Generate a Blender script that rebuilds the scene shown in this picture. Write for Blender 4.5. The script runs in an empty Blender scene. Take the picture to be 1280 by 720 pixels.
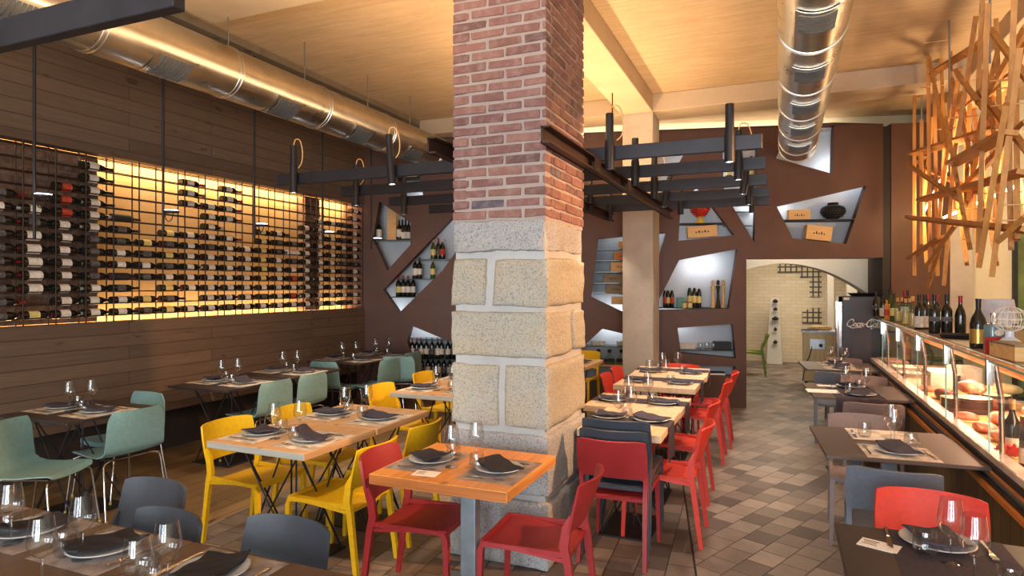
import bpy, bmesh, math, random
from mathutils import Vector, Matrix, noise
R = random.Random(7)
PI = math.pi
scene = bpy.context.scene
COL = scene.collection
# ---------------------------------------------------------------- camera model
FPX, YAW, EYE, HZ = 800.0, math.radians(22.72), 1.70, 356.0
SN, CS = math.sin(YAW), math.cos(YAW)
def ray(px, py):
    u = (px-640)/FPX
    return (-SN+CS*u, CS+SN*u, (HZ-py)/FPX)
def atZ(px, py, z):
    r = ray(px, py); d = (z-EYE)/r[2]
    return Vector((r[0]*d, r[1]*d, z))
def atX(px, py, x):
    r = ray(px, py); d = x/r[0]
    return Vector((x, r[1]*d, EYE+r[2]*d))
def atY(px, py, y):
    r = ray(px, py); d = y/r[1]
    return Vector((r[0]*d, y, EYE+r[2]*d))
# back wall frame: origin at left corner, E along, N towards the room
W0 = Vector((-5.75, 8.01)); W1 = Vector((-0.438, 9.391))
WE = (W1-W0).normalized(); WN = Vector((WE.y, -WE.x))
WANG = math.atan2(WE.y, WE.x)
def wsz(px, py, off=0.0):
    "pixel -> (s, z) on the back wall plane moved off metres behind its face"
    r = ray(px, py); o = W0-WN*off
    d = (WN.x*o.x+WN.y*o.y)/(WN.x*r[0]+WN.y*r[1])
    p = Vector((r[0]*d, r[1]*d))
    return ((p-o).dot(WE), EYE+r[2]*d)
def wpt(s, z, off=0.0):
    p = W0+WE*s-WN*off
    return Vector((p.x, p.y, z))
def awl(px, py, off=0.0):
    s, z = wsz(px, py, off)
    return wpt(s, z, off)
# ---------------------------------------------------------------- mesh builder
class MB:
    def __init__(self): self.v = []; self.f = []; self.m = []
    def add(self, vs, fs, mi=0, M=None):
        b = len(self.v)
        self.v += [tuple(M @ Vector(p)) if M else tuple(p) for p in vs]
        self.f += [tuple(b+i for i in f) for f in fs]; self.m += [mi]*len(fs)
        return self
    def box(self, c, s, M=None, mi=0):
        x, y, z = s[0]/2, s[1]/2, s[2]/2
        vs = [(c[0]+a*x, c[1]+b*y, c[2]+d*z) for d in (-1, 1) for b in (-1, 1) for a in (-1, 1)]
        return self.add(vs, [(0,2,3,1),(4,5,7,6),(0,1,5,4),(2,6,7,3),(0,4,6,2),(1,3,7,5)], mi, M)
    def b2(self, lo, hi, mi=0, M=None):
        return self.box([(a+b)/2 for a, b in zip(lo, hi)], [b-a for a, b in zip(lo, hi)], M, mi)
    def hexa(self, bot, top, mi=0):
        return self.add(list(bot)+list(top), [(3,2,1,0),(4,5,6,7),(0,1,5,4),(1,2,6,5),(2,3,7,6),(3,0,4,7)], mi)
    def tube(self, pts, r, n=8, mi=0, cap=True):
        pts = [Vector(p) for p in pts]; k = len(pts)
        rr = r if isinstance(r, (list, tuple)) else [r]*k
        vs = []; pu = None
        for i, p in enumerate(pts):
            t = (pts[min(i+1, k-1)]-pts[max(i-1, 0)]).normalized()
            if pu is None:
                a = Vector((0,0,1)) if abs(t.z) < .9 else Vector((1,0,0))
                pu = (a-t*a.dot(t)).normalized()
            else: pu = (pu-t*pu.dot(t)).normalized()
            w = t.cross(pu)
            for j in range(n):
                an = 2*PI*j/n
                vs.append(p+(pu*math.cos(an)+w*math.sin(an))*rr[i])
        fs = [(i*n+j, i*n+(j+1)%n, (i+1)*n+(j+1)%n, (i+1)*n+j) for i in range(k-1) for j in range(n)]
        if cap: fs += [tuple(range(n-1, -1, -1)), tuple((k-1)*n+j for j in range(n))]
        return self.add(vs, fs, mi)
    def lathe(self, prof, n=20, M=None, mi=0, sx=1.0, sy=1.0):
        vs = []; fs = []; rows = []
        for r, z in prof:
            if r < 1e-6:
                rows.append([len(vs)]); vs.append((0,0,z))
            else:
                rows.append(list(range(len(vs), len(vs)+n)))
                vs += [(r*sx*math.cos(2*PI*j/n), r*sy*math.sin(2*PI*j/n), z) for j in range(n)]
        for a, b in zip(rows, rows[1:]):
            for j in range(n):
                q = (j+1) % n
                if len(a) == 1 and len(b) == 1: continue
                if len(a) == 1: fs.append((a[0], b[q], b[j]))
                elif len(b) == 1: fs.append((a[j], a[q], b[0]))
                else: fs.append((a[j], a[q], b[q], b[j]))
        return self.add(vs, fs, mi, M)
    def surf(self, fn, nu, nv, th=0.0, mi=0, M=None):
        "grid surface fn(u,v); th gives a closed solid"
        P = [[Vector(fn(i/nu, j/nv)) for j in range(nv+1)] for i in range(nu+1)]
        idx = lambda i, j: i*(nv+1)+j
        vs = [P[i][j] for i in range(nu+1) for j in range(nv+1)]
        fs = [(idx(i,j), idx(i+1,j), idx(i+1,j+1), idx(i,j+1)) for i in range(nu) for j in range(nv)]
        if th:
            Nn = []
            for i in range(nu+1):
                for j in range(nv+1):
                    a = P[min(i+1,nu)][j]-P[max(i-1,0)][j]; b = P[i][min(j+1,nv)]-P[i][max(j-1,0)]
                    c = a.cross(b); Nn.append(c.normalized() if c.length > 1e-9 else Vector((0,0,1)))
            o = len(vs)
            vs = vs+[p-n*th for p, n in zip(vs, Nn)]
            fs += [tuple(o+q for q in reversed(f)) for f in fs[:nu*nv]]
            ed = [idx(i,0) for i in range(nu+1)]+[idx(nu,j) for j in range(1,nv+1)]+[idx(i,nv) for i in range(nu-1,-1,-1)]+[idx(0,j) for j in range(nv-1,0,-1)]
            for a, b in zip(ed, ed[1:]+ed[:1]): fs.append((b, a, o+a, o+b))
        return self.add(vs, fs, mi, M)
    def prism(self, poly, h0, h1, M=None, mi=0):
        n = len(poly)
        vs = [(x, y, h0) for x, y in poly]+[(x, y, h1) for x, y in poly]
        fs = [tuple(range(n-1,-1,-1)), tuple(range(n, 2*n))]+[(i,(i+1)%n,n+(i+1)%n,n+i) for i in range(n)]
        return self.add(vs, fs, mi, M)
    def strip(self, pts, w, t, up=(0,1,0), mi=0):
        "rectangular bar along pts; w = size along up, t = the other size (scalars or lists)"
        pts = [Vector(p) for p in pts]; k = len(pts); up = Vector(up)
        W = w if isinstance(w, (list,tuple)) else [w]*k; T = t if isinstance(t, (list,tuple)) else [t]*k
        vs = []
        for i, p in enumerate(pts):
            d = (pts[min(i+1,k-1)]-pts[max(i-1,0)]).normalized()
            s = d.cross(up).normalized(); u = s.cross(d).normalized()
            for a, b in ((-1,-1),(1,-1),(1,1),(-1,1)): vs.append(p+s*a*T[i]/2+u*b*W[i]/2)
        fs = [(i*4+j, i*4+(j+1)%4, (i+1)*4+(j+1)%4, (i+1)*4+j) for i in range(k-1) for j in range(4)]
        fs += [(3,2,1,0), tuple((k-1)*4+j for j in range(4))]
        return self.add(vs, fs, mi)
    def mesh(self, name, mats, smooth=None, bevel=0, seg=2, merge=False):
        me = bpy.data.meshes.new(name)
        me.from_pydata(self.v, [], self.f); 
        for m in (mats if isinstance(mats, (list,tuple)) else [mats]): me.materials.append(m)
        me.polygons.foreach_set('material_index', self.m)
        bm = bmesh.new(); bm.from_mesh(me)
        if merge: bmesh.ops.remove_doubles(bm, verts=bm.verts, dist=1e-5)
        bmesh.ops.recalc_face_normals(bm, faces=bm.faces)
        if bevel:
            es = [e for e in bm.edges if len(e.link_faces) == 2 and e.calc_face_angle(0) > .6]
            bmesh.ops.bevel(bm, geom=es, offset=bevel, segments=seg, affect='EDGES', profile=.5, clamp_overlap=True)
        bm.to_mesh(me); bm.free()
        if smooth is not None:
            me.polygons.foreach_set('use_smooth', [True]*len(me.polygons))
            me.set_sharp_from_angle(angle=math.radians(smooth))
        me.update()
        return me
def link(name, data, parent=None, loc=None, rz=0.0, M=None):
    o = bpy.data.objects.new(name, data); COL.objects.link(o)
    if M is not None: o.matrix_world = M
    else:
        if loc is not None: o.location = loc
        if rz: o.rotation_euler = (0,0,rz)
    if parent: o.parent = parent
    return o
LABELS = {}
def tag(o, label=None, cat=None, group=None, kind=None):
    if label: o['label'] = label
    if cat: o['category'] = cat
    if group: o['group'] = group
    if kind: o['kind'] = kind
    return o
def struct(name, me, label=None, loc=None, rz=0.0, M=None, parent=None):
    o = link(name, me, parent, loc, rz, M)
    if parent is None: o['kind'] = 'structure'
    if label: o['label'] = label
    return o
def thing(name, label, cat, loc=(0,0,0), rz=0.0, group=None, M=None):
    o = link(name, None, None, loc, rz, M)
    o.empty_display_size = .05
    return tag(o, label, cat, group)
def part(name, me, parent, label=None, loc=None):
    o = link(name, me, parent, loc)
    if label: o['label'] = label
    return o
def kit(protos, name, label, cat, loc=(0,0,0), rz=0.0, group=None, M=None):
    "protos: list of (part name, mesh, label or None, [sub-parts])"
    r = thing(name, label, cat, loc, rz, group, M)
    for p in protos:
        o = part(p[0], p[1], r, p[2] if len(p) > 2 else None)
        for q in (p[3] if len(p) > 3 else ()): part(q[0], q[1], o, q[2] if len(q) > 2 else None)
    return r
def solo(name, me, label, cat, loc=(0,0,0), rz=0.0, group=None, M=None):
    return tag(link(name, me, None, loc, rz, M), label, cat, group)
def X4(loc=(0,0,0), rz=0, rx=0, ry=0):
    return Matrix.Translation(loc) @ Matrix.Rotation(rz,4,'Z') @ Matrix.Rotation(ry,4,'Y') @ Matrix.Rotation(rx,4,'X')
ORD = ('zeroth first second third fourth fifth sixth seventh eighth ninth tenth eleventh twelfth thirteenth fourteenth '
       'fifteenth sixteenth seventeenth eighteenth nineteenth twentieth').split()
# ---------------------------------------------------------------- materials
def lin(c):
    f = lambda u: u/12.92 if u <= .04045 else ((u+.055)/1.055)**2.4
    return tuple(f(x/255) for x in c)+(1.0,)
class NT:
    def __init__(self, name):
        self.mat = bpy.data.materials.new(name); self.mat.use_nodes = True
        self.t = self.mat.node_tree; self.t.nodes.clear()
        self.out = self.n('ShaderNodeOutputMaterial')
    def n(self, typ, **kw):
        nd = self.t.nodes.new(typ)
        for k, v in kw.items(): setattr(nd, k, v)
        return nd
    def l(self, a, b): self.t.links.new(a, b)
    def bsdf(self, rough=.6, metal=0.0, spec=.4):
        b = self.n('ShaderNodeBsdfPrincipled')
        b.inputs['Roughness'].default_value = rough; b.inputs['Metallic'].default_value = metal
        b.inputs['Specular IOR Level'].default_value = spec
        self.l(b.outputs[0], self.out.inputs[0]); self.b = b
        return b
    def coord(self, kind='Object', rot=(0,0,0), scale=(1,1,1), loc=(0,0,0)):
        tc = self.n('ShaderNodeTexCoord'); mp = self.n('ShaderNodeMapping')
        mp.inputs['Rotation'].default_value = rot; mp.inputs['Scale'].default_value = scale; mp.inputs['Location'].default_value = loc
        self.l(tc.outputs[kind], mp.inputs[0])
        return mp.outputs[0]
    def noise(self, vec, scale, detail=4, rough=.6, dist=0.0):
        nd = self.n('ShaderNodeTexNoise')
        nd.inputs['Scale'].default_value = scale; nd.inputs['Detail'].default_value = detail
        nd.inputs['Roughness'].default_value = rough; nd.inputs['Distortion'].default_value = dist
        if vec is not None: self.l(vec, nd.inputs['Vector'])
        return nd.outputs['Fac']
    def ramp(self, fac, stops):
        nd = self.n('ShaderNodeValToRGB'); cr = nd.color_ramp
        while len(cr.elements) < len(stops): cr.elements.new(.5)
        for e, (p, c) in zip(cr.elements, stops):
            e.position = p; e.color = lin(c)
        self.l(fac, nd.inputs[0])
        return nd.outputs[0]
    def mix(self, fac, a, b, mode='MIX'):
        nd = self.n('ShaderNodeMix', data_type='RGBA', blend_type=mode)
        for s, v in ((nd.inputs[0], fac), (nd.inputs[6], a), (nd.inputs[7], b)):
            if hasattr(v, 'is_linked'): self.l(v, s)
            elif isinstance(v, (int,float)): s.default_value = v
            else: s.default_value = lin(v)
        return nd.outputs[2]
    def bump(self, h, strength=.3, dist=.01):
        nd = self.n('ShaderNodeBump')
        nd.inputs['Strength'].default_value = strength; nd.inputs['Distance'].default_value = dist
        self.l(h, nd.inputs['Height']); self.l(nd.outputs[0], self.b.inputs['Normal'])
    def math(self, op, a, b=None):
        nd = self.n('ShaderNodeMath', operation=op)
        for s, v in zip(nd.inputs, (a, b)):
            if v is None: continue
            if hasattr(v, 'is_linked'): self.l(v, s)
            else: s.default_value = v
        return nd.outputs[0]
def plain(name, c, rough=.5, metal=0.0, spec=.4, var=.12, scale=6.0, bump=0.0):
    "a solid colour with a little procedural mottling"
    m = NT(name); b = m.bsdf(rough, metal, spec)
    v = m.coord()
    f = m.noise(v, scale)
    dk = tuple(max(0, x*(1-var)) for x in c); lt = tuple(min(255, x*(1+var)) for x in c)
    m.l(m.ramp(f, [(.3, dk), (.7, lt)]), b.inputs['Base Color'])
    if bump: m.bump(m.noise(v, scale*12, 3), bump, .004)
    return m.mat
def wood(name, c1, c2, axis=0, rough=.5, scale=1.0, knots=True, rot=0.0):
    "grain running along axis (0 x, 1 y, 2 z) of object space"
    m = NT(name); b = m.bsdf(rough)
    sc = [14.0*scale]*3; sc[axis] = .9*scale
    v = m.coord(scale=tuple(sc), rot=(0,0,rot))
    g = m.noise(v, 2.2, 6, .65, .4)
    col = m.ramp(g, [(.28, c1), (.5, tuple((a+b_)/2 for a, b_ in zip(c1, c2))), (.72, c2)])
    if knots:
        sk = [5.0*scale]*3; sk[axis] = 2.0*scale
        k = m.noise(m.coord(scale=tuple(sk)), 2.6, 2, .4)
        kf = m.ramp(k, [(.66, (0,0,0)), (.74, (255,255,255))])
        col = m.mix(m.math('MULTIPLY', kf, .6), col, tuple(x*.45 for x in c1))
    m.l(col, b.inputs['Base Color']); m.bump(g, .12, .004)
    return m.mat
def emis(name, c, strength):
    m = NT(name); e = m.n('ShaderNodeEmission')
    e.inputs[0].default_value = lin(c); e.inputs[1].default_value = strength
    m.l(e.outputs[0], m.out.inputs[0])
    return m.mat
def thin_glass(name, tint=(250,252,252), refl=1.0, rough=0.0, edge=0.0):
    m = NT(name)
    tr = m.n('ShaderNodeBsdfTransparent'); tr.inputs[0].default_value = lin(tint)
    gl = m.n('ShaderNodeBsdfGlossy'); gl.inputs['Roughness'].default_value = rough
    lw = m.n('ShaderNodeLayerWeight'); lw.inputs[0].default_value = .25
    f = m.math('MULTIPLY', m.math('ADD', m.math('MULTIPLY', m.math('POWER', lw.outputs['Facing'], 2.2), .75), .05), refl)
    mx = m.n('ShaderNodeMixShader')
    m.l(f, mx.inputs[0]); m.l(tr.outputs[0], mx.inputs[1]); m.l(gl.outputs[0], mx.inputs[2])
    df = m.n('ShaderNodeBsdfTranslucent' if edge else 'ShaderNodeBsdfDiffuse'); df.inputs[0].default_value = (.9,.92,.93,1)  # white mixed in at grazing rims imitates their bright refraction
    m2 = m.n('ShaderNodeMixShader'); m.l(m.math('MULTIPLY', m.math('POWER', lw.outputs['Facing'], 4.0), edge), m2.inputs[0])
    m.l(mx.outputs[0], m2.inputs[1]); m.l(df.outputs[0], m2.inputs[2])
    m.l(m2.outputs[0], m.out.inputs[0])
    return m.mat
M = {}
def tile_mat(name, rot, seed):
    m = NT(name); b = m.bsdf(.42, 0, .45)
    v = m.coord(rot=(0,0,rot), loc=(seed,seed*.3,0))
    br = m.n('ShaderNodeTexBrick', offset=.5, squash=1.0)
    for k, x in (('Scale',1.0),('Brick Width',.2),('Row Height',.172),('Mortar Size',.0035),('Mortar Smooth',.1),('Bias',0.0)): br.inputs[k].default_value = x
    br.inputs['Color1'].default_value = (0,0,0,1); br.inputs['Color2'].default_value = (1,1,1,1); br.inputs['Mortar'].default_value = (.5,.5,.5,1)
    m.l(v, br.inputs['Vector'])
    tone = m.ramp(br.outputs['Color'], [(0,(92,82,78)),(.3,(132,120,112)),(.7,(150,138,128)),(1,(176,163,152))])
    n1 = m.noise(m.coord(), 7, 6, .65); n2 = m.noise(m.coord(), 40, 4)
    tone = m.mix(.55, tone, m.ramp(n1, [(.3,(76,68,64)),(.7,(160,147,135))]), 'OVERLAY')
    tone = m.mix(m.math('MULTIPLY', n2, .25), tone, (92,82,76))
    col = m.mix(br.outputs['Fac'], tone, (52,45,41))
    m.l(col, b.inputs['Base Color'])
    m.l(m.math('ADD', m.math('MULTIPLY', n1, .3), .3), b.inputs['Roughness'])
    m.bump(m.math('SUBTRACT', m.math('MULTIPLY', n2, .3), br.outputs['Fac']), .35, .004)
    return m.mat
M['tile'] = tile_mat('slate floor tile', -math.radians(66.5), 0.11)
M['tile2'] = tile_mat('slate floor tile by drain', -math.radians(93), 0.31)
def plank_mat(name, plane, w, h, cs, mortar, rough=.5, off=.37, grain=.35, seam=.004):
    "boards: plane 'yz' (wall) or 'yx' (floor, boards along y)"
    m = NT(name); b = m.bsdf(rough)
    tc = m.n('ShaderNodeTexCoord'); sp = m.n('ShaderNodeSeparateXYZ'); cb = m.n('ShaderNodeCombineXYZ')
    m.l(tc.outputs['Object'], sp.inputs[0])
    ix = {'x':0,'y':1,'z':2}
    m.l(sp.outputs[ix[plane[0]]], cb.inputs[0]); m.l(sp.outputs[ix[plane[1]]], cb.inputs[1])
    br = m.n('ShaderNodeTexBrick', offset=off)
    for k, x in (('Scale',1.0),('Brick Width',w),('Row Height',h),('Mortar Size',seam),('Mortar Smooth',.1),('Bias',0.0)): br.inputs[k].default_value = x
    br.inputs['Color1'].default_value = (0,0,0,1); br.inputs['Color2'].default_value = (1,1,1,1); br.inputs['Mortar'].default_value = (.4,.4,.4,1)
    m.l(cb.outputs[0], br.inputs['Vector'])
    sc = m.n('ShaderNodeMapping'); sc.inputs['Scale'].default_value = (1.2, 22, 1); m.l(cb.outputs[0], sc.inputs[0])
    g = m.noise(sc.outputs[0], 2.0, 7, .7, .5)
    tone = m.ramp(br.outputs['Color'], [(0,cs[0]),(1,cs[1])])
    tone = m.mix(grain, tone, m.ramp(g, [(.3,(60,60,60)),(.7,(190,190,190))]), 'OVERLAY')
    kn = m.n('ShaderNodeMapping'); kn.inputs['Scale'].default_value = (3.2, 7, 1); m.l(cb.outputs[0], kn.inputs[0])
    k = m.ramp(m.noise(kn.outputs[0], 1.5, 1, .3), [(.7,(0,0,0)),(.76,(255,255,255))])
    tone = m.mix(m.math('MULTIPLY', k, .55), tone, tuple(x*.4 for x in cs[0]))
    m.l(m.mix(br.outputs['Fac'], tone, mortar), b.inputs['Base Color'])
    m.bump(m.math('SUBTRACT', m.math('MULTIPLY', g, .3), br.outputs['Fac']), .3, .004)
    return m.mat
M['wallboard'] = plank_mat('dark stained wall boards', 'yz', 2.6, .124, ((100,82,68),(114,94,78)), (68,54,45), .6)
M['deck'] = plank_mat('brown plank floor', 'yx', 1.9, .14, ((122,96,64),(150,120,82)), (52,36,22), .38)
M['barfront'] = plank_mat('olive stained bar boards', 'zy', 2.0, .14, ((98,84,50),(122,102,62)), (42,34,20), .5)
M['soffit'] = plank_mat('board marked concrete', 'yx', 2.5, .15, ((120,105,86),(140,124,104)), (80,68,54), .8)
def concrete(name, c1, c2, sc=2.2, bump=.25, board=False):
    m = NT(name); b = m.bsdf(.85, 0, .25)
    v = m.coord(); n1 = m.noise(v, sc, 7, .6); n2 = m.noise(v, sc*18, 5, .7)
    col = m.ramp(n1, [(.25,c1),(.75,c2)])
    col = m.mix(m.math('MULTIPLY', n2, .35), col, tuple(x*.78 for x in c1))
    if board:
        st = m.noise(m.coord(scale=(1.2,14,14)), 1.5, 5, .6)
        col = m.mix(.25, col, m.ramp(st, [(.3,(70,70,70)),(.7,(190,190,190))]), 'OVERLAY')
    m.l(col, b.inputs['Base Color']); m.bump(n2, bump, .006)
    return m.mat
M['ceil'] = concrete('cast concrete ceiling', (194,168,134), (214,188,152), 1.2, .15, True)
M['beam'] = concrete('cast concrete beam', (184,162,136), (204,184,156), 1.8)
M['pillar'] = concrete('raw concrete pillar', (170,158,144), (198,186,170), 3.0, .4)
M['plaster'] = concrete('pale plaster', (206,198,182), (222,214,198), 1.5, .1)
M['cream'] = concrete('cream plaster', (214,204,172), (228,218,188), 1.5, .1)
M['recess'] = concrete('pale concrete recess wall', (196,164,118), (216,186,140), 2.5, .3)
M['niche'] = concrete('white niche lining', (188,192,198), (206,209,214), 1.5, .1)
def corten():
    m = NT('rusted steel sheet'); b = m.bsdf(.55, .25, .4)
    v = m.coord(); n1 = m.noise(v, 1.3, 8, .65, .6); n2 = m.noise(v, 30, 4, .7)
    col = m.ramp(n1, [(.2,(76,53,46)),(.5,(95,66,53)),(.8,(112,78,59))])
    col = m.mix(m.math('MULTIPLY', n2, .3), col, (76,56,52))
    m.l(col, b.inputs['Base Color']); m.l(m.math('ADD', m.math('MULTIPLY', n1, .35), .35), b.inputs['Roughness'])
    m.bump(n2, .08, .003)
    return m.mat
M['corten'] = corten()
def bricks(name, stops, rough=.85):
    m = NT(name); b = m.bsdf(rough, 0, .2)
    g = m.n('ShaderNodeNewGeometry')
    v = m.coord(); n1 = m.noise(v, 16, 6, .7); n2 = m.noise(v, 70, 4, .7)
    col = m.ramp(g.outputs['Random Per Island'], stops)
    col = m.mix(m.math('MULTIPLY', m.ramp(n1, [(.45,(0,0,0)),(.7,(255,255,255))]), .45), col, (176,156,148))
    col = m.mix(m.math('MULTIPLY', n2, .3), col, (84,56,50))
    m.l(col, b.inputs['Base Color']); m.bump(n2, .5, .005)
    return m.mat
M['brick'] = bricks('old red brick', [(0,(84,86,98)),(.05,(104,80,78)),(.3,(122,88,84)),(.6,(136,98,92)),(.85,(148,108,98)),(1,(126,92,82))])
M['pierbrick'] = bricks('dark rubble brick', [(0,(84,62,50)),(.5,(108,80,62)),(1,(130,98,74))])
M['mortar'] = concrete('lime mortar', (158,142,136), (180,164,156), 9, .5)
M['smortar'] = concrete('grey pointing mortar', (168,168,166), (188,188,186), 6, .5)
def granite(name, base, warm, dark, ws=.5):
    m = NT(name); b = m.bsdf(.85, 0, .25)
    v = m.coord(); n1 = m.noise(v, 3.6, 6, .65); n2 = m.noise(v, 95, 3, .7); n3 = m.noise(v, 30, 4, .7)
    col = m.mix(m.math('MULTIPLY', m.ramp(n1, [(.35,(0,0,0)),(.65,(255,255,255))]), ws), base, warm)
    col = m.mix(m.ramp(n2, [(.50,(0,0,0)),(.66,(220,220,220))]), col, dark)
    col = m.mix(m.ramp(n3, [(.55,(0,0,0)),(.8,(140,140,140))]), col, (214,206,190))
    m.l(col, b.inputs['Base Color']); m.bump(n3, .7, .012)
    return m.mat
M['granite'] = granite('beige granite', (164,162,152), (172,158,130), (98,94,88), .6)
M['granite2'] = granite('grey granite', (160,160,160), (166,160,150), (72,76,84), .3)
M['duct'] = None
def ductmat():
    m = NT('spiral galvanised duct'); b = m.bsdf(.3, 1.0)
    n = m.noise(m.coord(), 5, 4)
    m.l(m.ramp(n, [(.3,(186,180,168)),(.7,(206,200,190))]), b.inputs['Base Color'])
    m.l(m.math('ADD', m.math('MULTIPLY', n, .15), .22), b.inputs['Roughness'])
    return m.mat
M['duct'] = ductmat()
M['grille'] = plain('blue grey grille', (92,98,104), .5, .4)
M['black'] = plain('matte black steel', (38,37,40), .5, .3)
M['bar'] = plain('charcoal painted steel', (46,46,52), .45, .3)
M['brownsteel'] = plain('dark brown steel channel', (66,46,38), .5, .4)
M['rod'] = plain('dark rust rod', (58,44,38), .55, .5)
M['chrome'] = plain('polished chrome', (214,214,216), .12, 1.0, var=.03)
M['steel'] = plain('brushed steel', (150,152,154), .35, .9, var=.06)
M['cutlery'] = plain('bright cutlery steel', (205,200,192), .2, 1.0, var=.03)
M['greypost'] = plain('grey lacquered steel post', (128,138,146), .4, .5)
M['yellow'] = plain('yellow polypropylene', (222,176,22), .5, var=.04, scale=40)
M['red'] = plain('red polypropylene', (196,52,36), .48, var=.04, scale=40)
M['darkred'] = plain('crimson polypropylene', (146,38,40), .48, var=.04, scale=40)
M['blue'] = plain('slate blue polypropylene', (98,106,118), .5, var=.04, scale=40)
M['grey'] = plain('anthracite polypropylene', (56,61,70), .45, var=.04, scale=40)
M['taupe'] = plain('grey brown polypropylene', (128,112,108), .5, var=.04, scale=40)
M['teal'] = plain('sage teal shell plastic', (120,154,152), .38, var=.04, scale=40)
M['tip'] = plain('amber rubber foot', (170,150,90), .5)
M['oak'] = wood('pale oak plank', (176,136,96), (208,168,124), 1, .45)
M['pine'] = wood('orange knotty pine', (190,122,58), (224,160,88), 1, .42)
M['pineedge'] = wood('dark pine end grain', (150,84,38), (190,116,56), 0, .5)
M['greyedge'] = wood('silvered oak end', (150,152,146), (178,178,168), 0, .6, knots=False)
M['paleoak'] = wood('bleached oak plank', (200,166,132), (226,194,160), 1, .45)
M['tabledark'] = plain('dark laminate', (54,46,46), .38, var=.08)
M['tablebrown'] = wood('brown stained tabletop', (74,56,46), (96,74,60), 1, .4, knots=False)
M['tablegrey'] = plain('warm grey laminate', (84,71,65), .42, var=.06)
M['mat'] = None
def paper(name, c1, c2, sc=9):
    m = NT(name); b = m.bsdf(.75, 0, .2)
    n = m.noise(m.coord(), sc, 5, .6)
    m.l(m.ramp(n, [(.42,c1),(.56,c2)]), b.inputs['Base Color'])
    return m.mat
M['mat'] = paper('printed paper placemat', (178,166,152), (222,212,198))
M['cork'] = paper('mottled grey placemat', (126,118,116), (156,146,140), 12)
M['runner'] = plain('aubergine cloth runner', (58,50,58), .9, var=.1, scale=60, bump=.2)
M['napkin'] = plain('dark violet napkin', (58,54,68), .9, var=.1, scale=60, bump=.2)
M['napblack'] = plain('black napkin', (36,34,40), .9, var=.1, scale=60, bump=.2)
M['plate'] = plain('grey stoneware', (168,172,176), .3, var=.05)
M['glass'] = thin_glass('clear drinking glass', (244,246,247), refl=2.0, edge=.5)
M['pane'] = thin_glass('display glass pane', (238,246,242), .8)
M['edgeglass'] = plain('green glass edge', (128,186,172), .15, var=.05)
M['shelfglass'] = plain('dark glass shelf', (54,72,70), .2, var=.05)
M['card'] = paper('printed card', (228,222,214), (238,234,228), 60)
M['ink'] = plain('black ink', (44,40,40), .8)
M['bottle'] = plain('dark green bottle glass', (24,26,22), .12, 0, .6, .2)
M['bottlegreen'] = plain('olive green bottle glass', (54,70,26), .12, 0, .6, .2)
M['bottleblack'] = plain('wrapped black bottle', (44,42,46), .6)
M['label'] = paper('cream bottle label', (206,196,182), (226,218,206), 40)
M['labely'] = paper('yellow bottle label', (206,186,110), (222,204,132), 40)
M['labelr'] = paper('red bottle label', (170,62,48), (188,78,58), 40)
M['labeld'] = paper('dark bottle label', (74,70,72), (104,98,96), 40)
M['capr'] = plain('red foil capsule', (150,34,40), .4, .3)
M['capw'] = plain('pale foil capsule', (196,186,184), .4, .3)
M['capb'] = plain('dark foil capsule', (36,32,36), .4, .3)
M['capo'] = plain('cork stopper', (206,150,86), .7)
M['boxwood'] = wood('pale wine crate', (206,160,100), (230,190,132), 0, .6)
M['cratedark'] = wood('weathered grey crate', (120,104,80), (150,132,104), 0, .6)
M['crateorange'] = wood('amber wine crate', (190,116,50), (214,142,70), 0, .6)
M['lattice'] = wood('raw pine batten', (172,114,54), (206,148,80), 2, .6)
M['led'] = emis('warm LED tube', (255,214,150), 14)
M['lampface'] = emis('spot lamp lens', (255,244,230), 10)
M['bluewhite'] = emis('lit reading lamp lens', (238,240,255), 8)
# ================================================================ the setting
MW = X4((W0.x, W0.y, 0), WANG)
def quadmesh(name, poly, z, mat, down=.12):
    return MB().prism(poly, z-down, z).mesh(name, mat)
# drain line runs from d0 to d1 on the floor
d0 = atZ(852,593,0); d1 = atZ(870,718,0); dd = (d1-d0).normalized()
dfar = d0-dd*2.6; dnear = d1+dd*8.2
struct('floor', quadmesh('floor', [(dnear.x,dnear.y),(3.4,-4.2),(3.4,17),(-4,17),(-4,12),(dfar.x,12),(dfar.x,dfar.y)], 0, M['tile']), 'grey brown slate tile floor')
struct('floor_tile', quadmesh('floor_tile', [(-3.74,dnear.y),(dnear.x,dnear.y),(dfar.x,dfar.y),(dfar.x,12),(-3.74,12)], 0, M['tile2']))
struct('floor_wood', quadmesh('floor_wood', [(-6.6,-4.2),(-3.74,-4.2),(-3.74,12),(-6.6,12)], 0, M['deck']), 'brown plank floor')
fil = quadmesh('floor_corner', [(-3.74,-4.2),(dnear.x,-4.2),(dnear.x,dnear.y),(-3.74,dnear.y)], 0, M['tile2'])
struct('floor_front', fil)
dr = MB(); dr.strip([d0-dd*.6, d0, d1, dnear], .012, .012, up=(0,0,1)); 
struct('trim_drain', dr.mesh('trim_drain', M['black']), 'narrow black slot drain', loc=(0,0,-.003))

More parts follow.
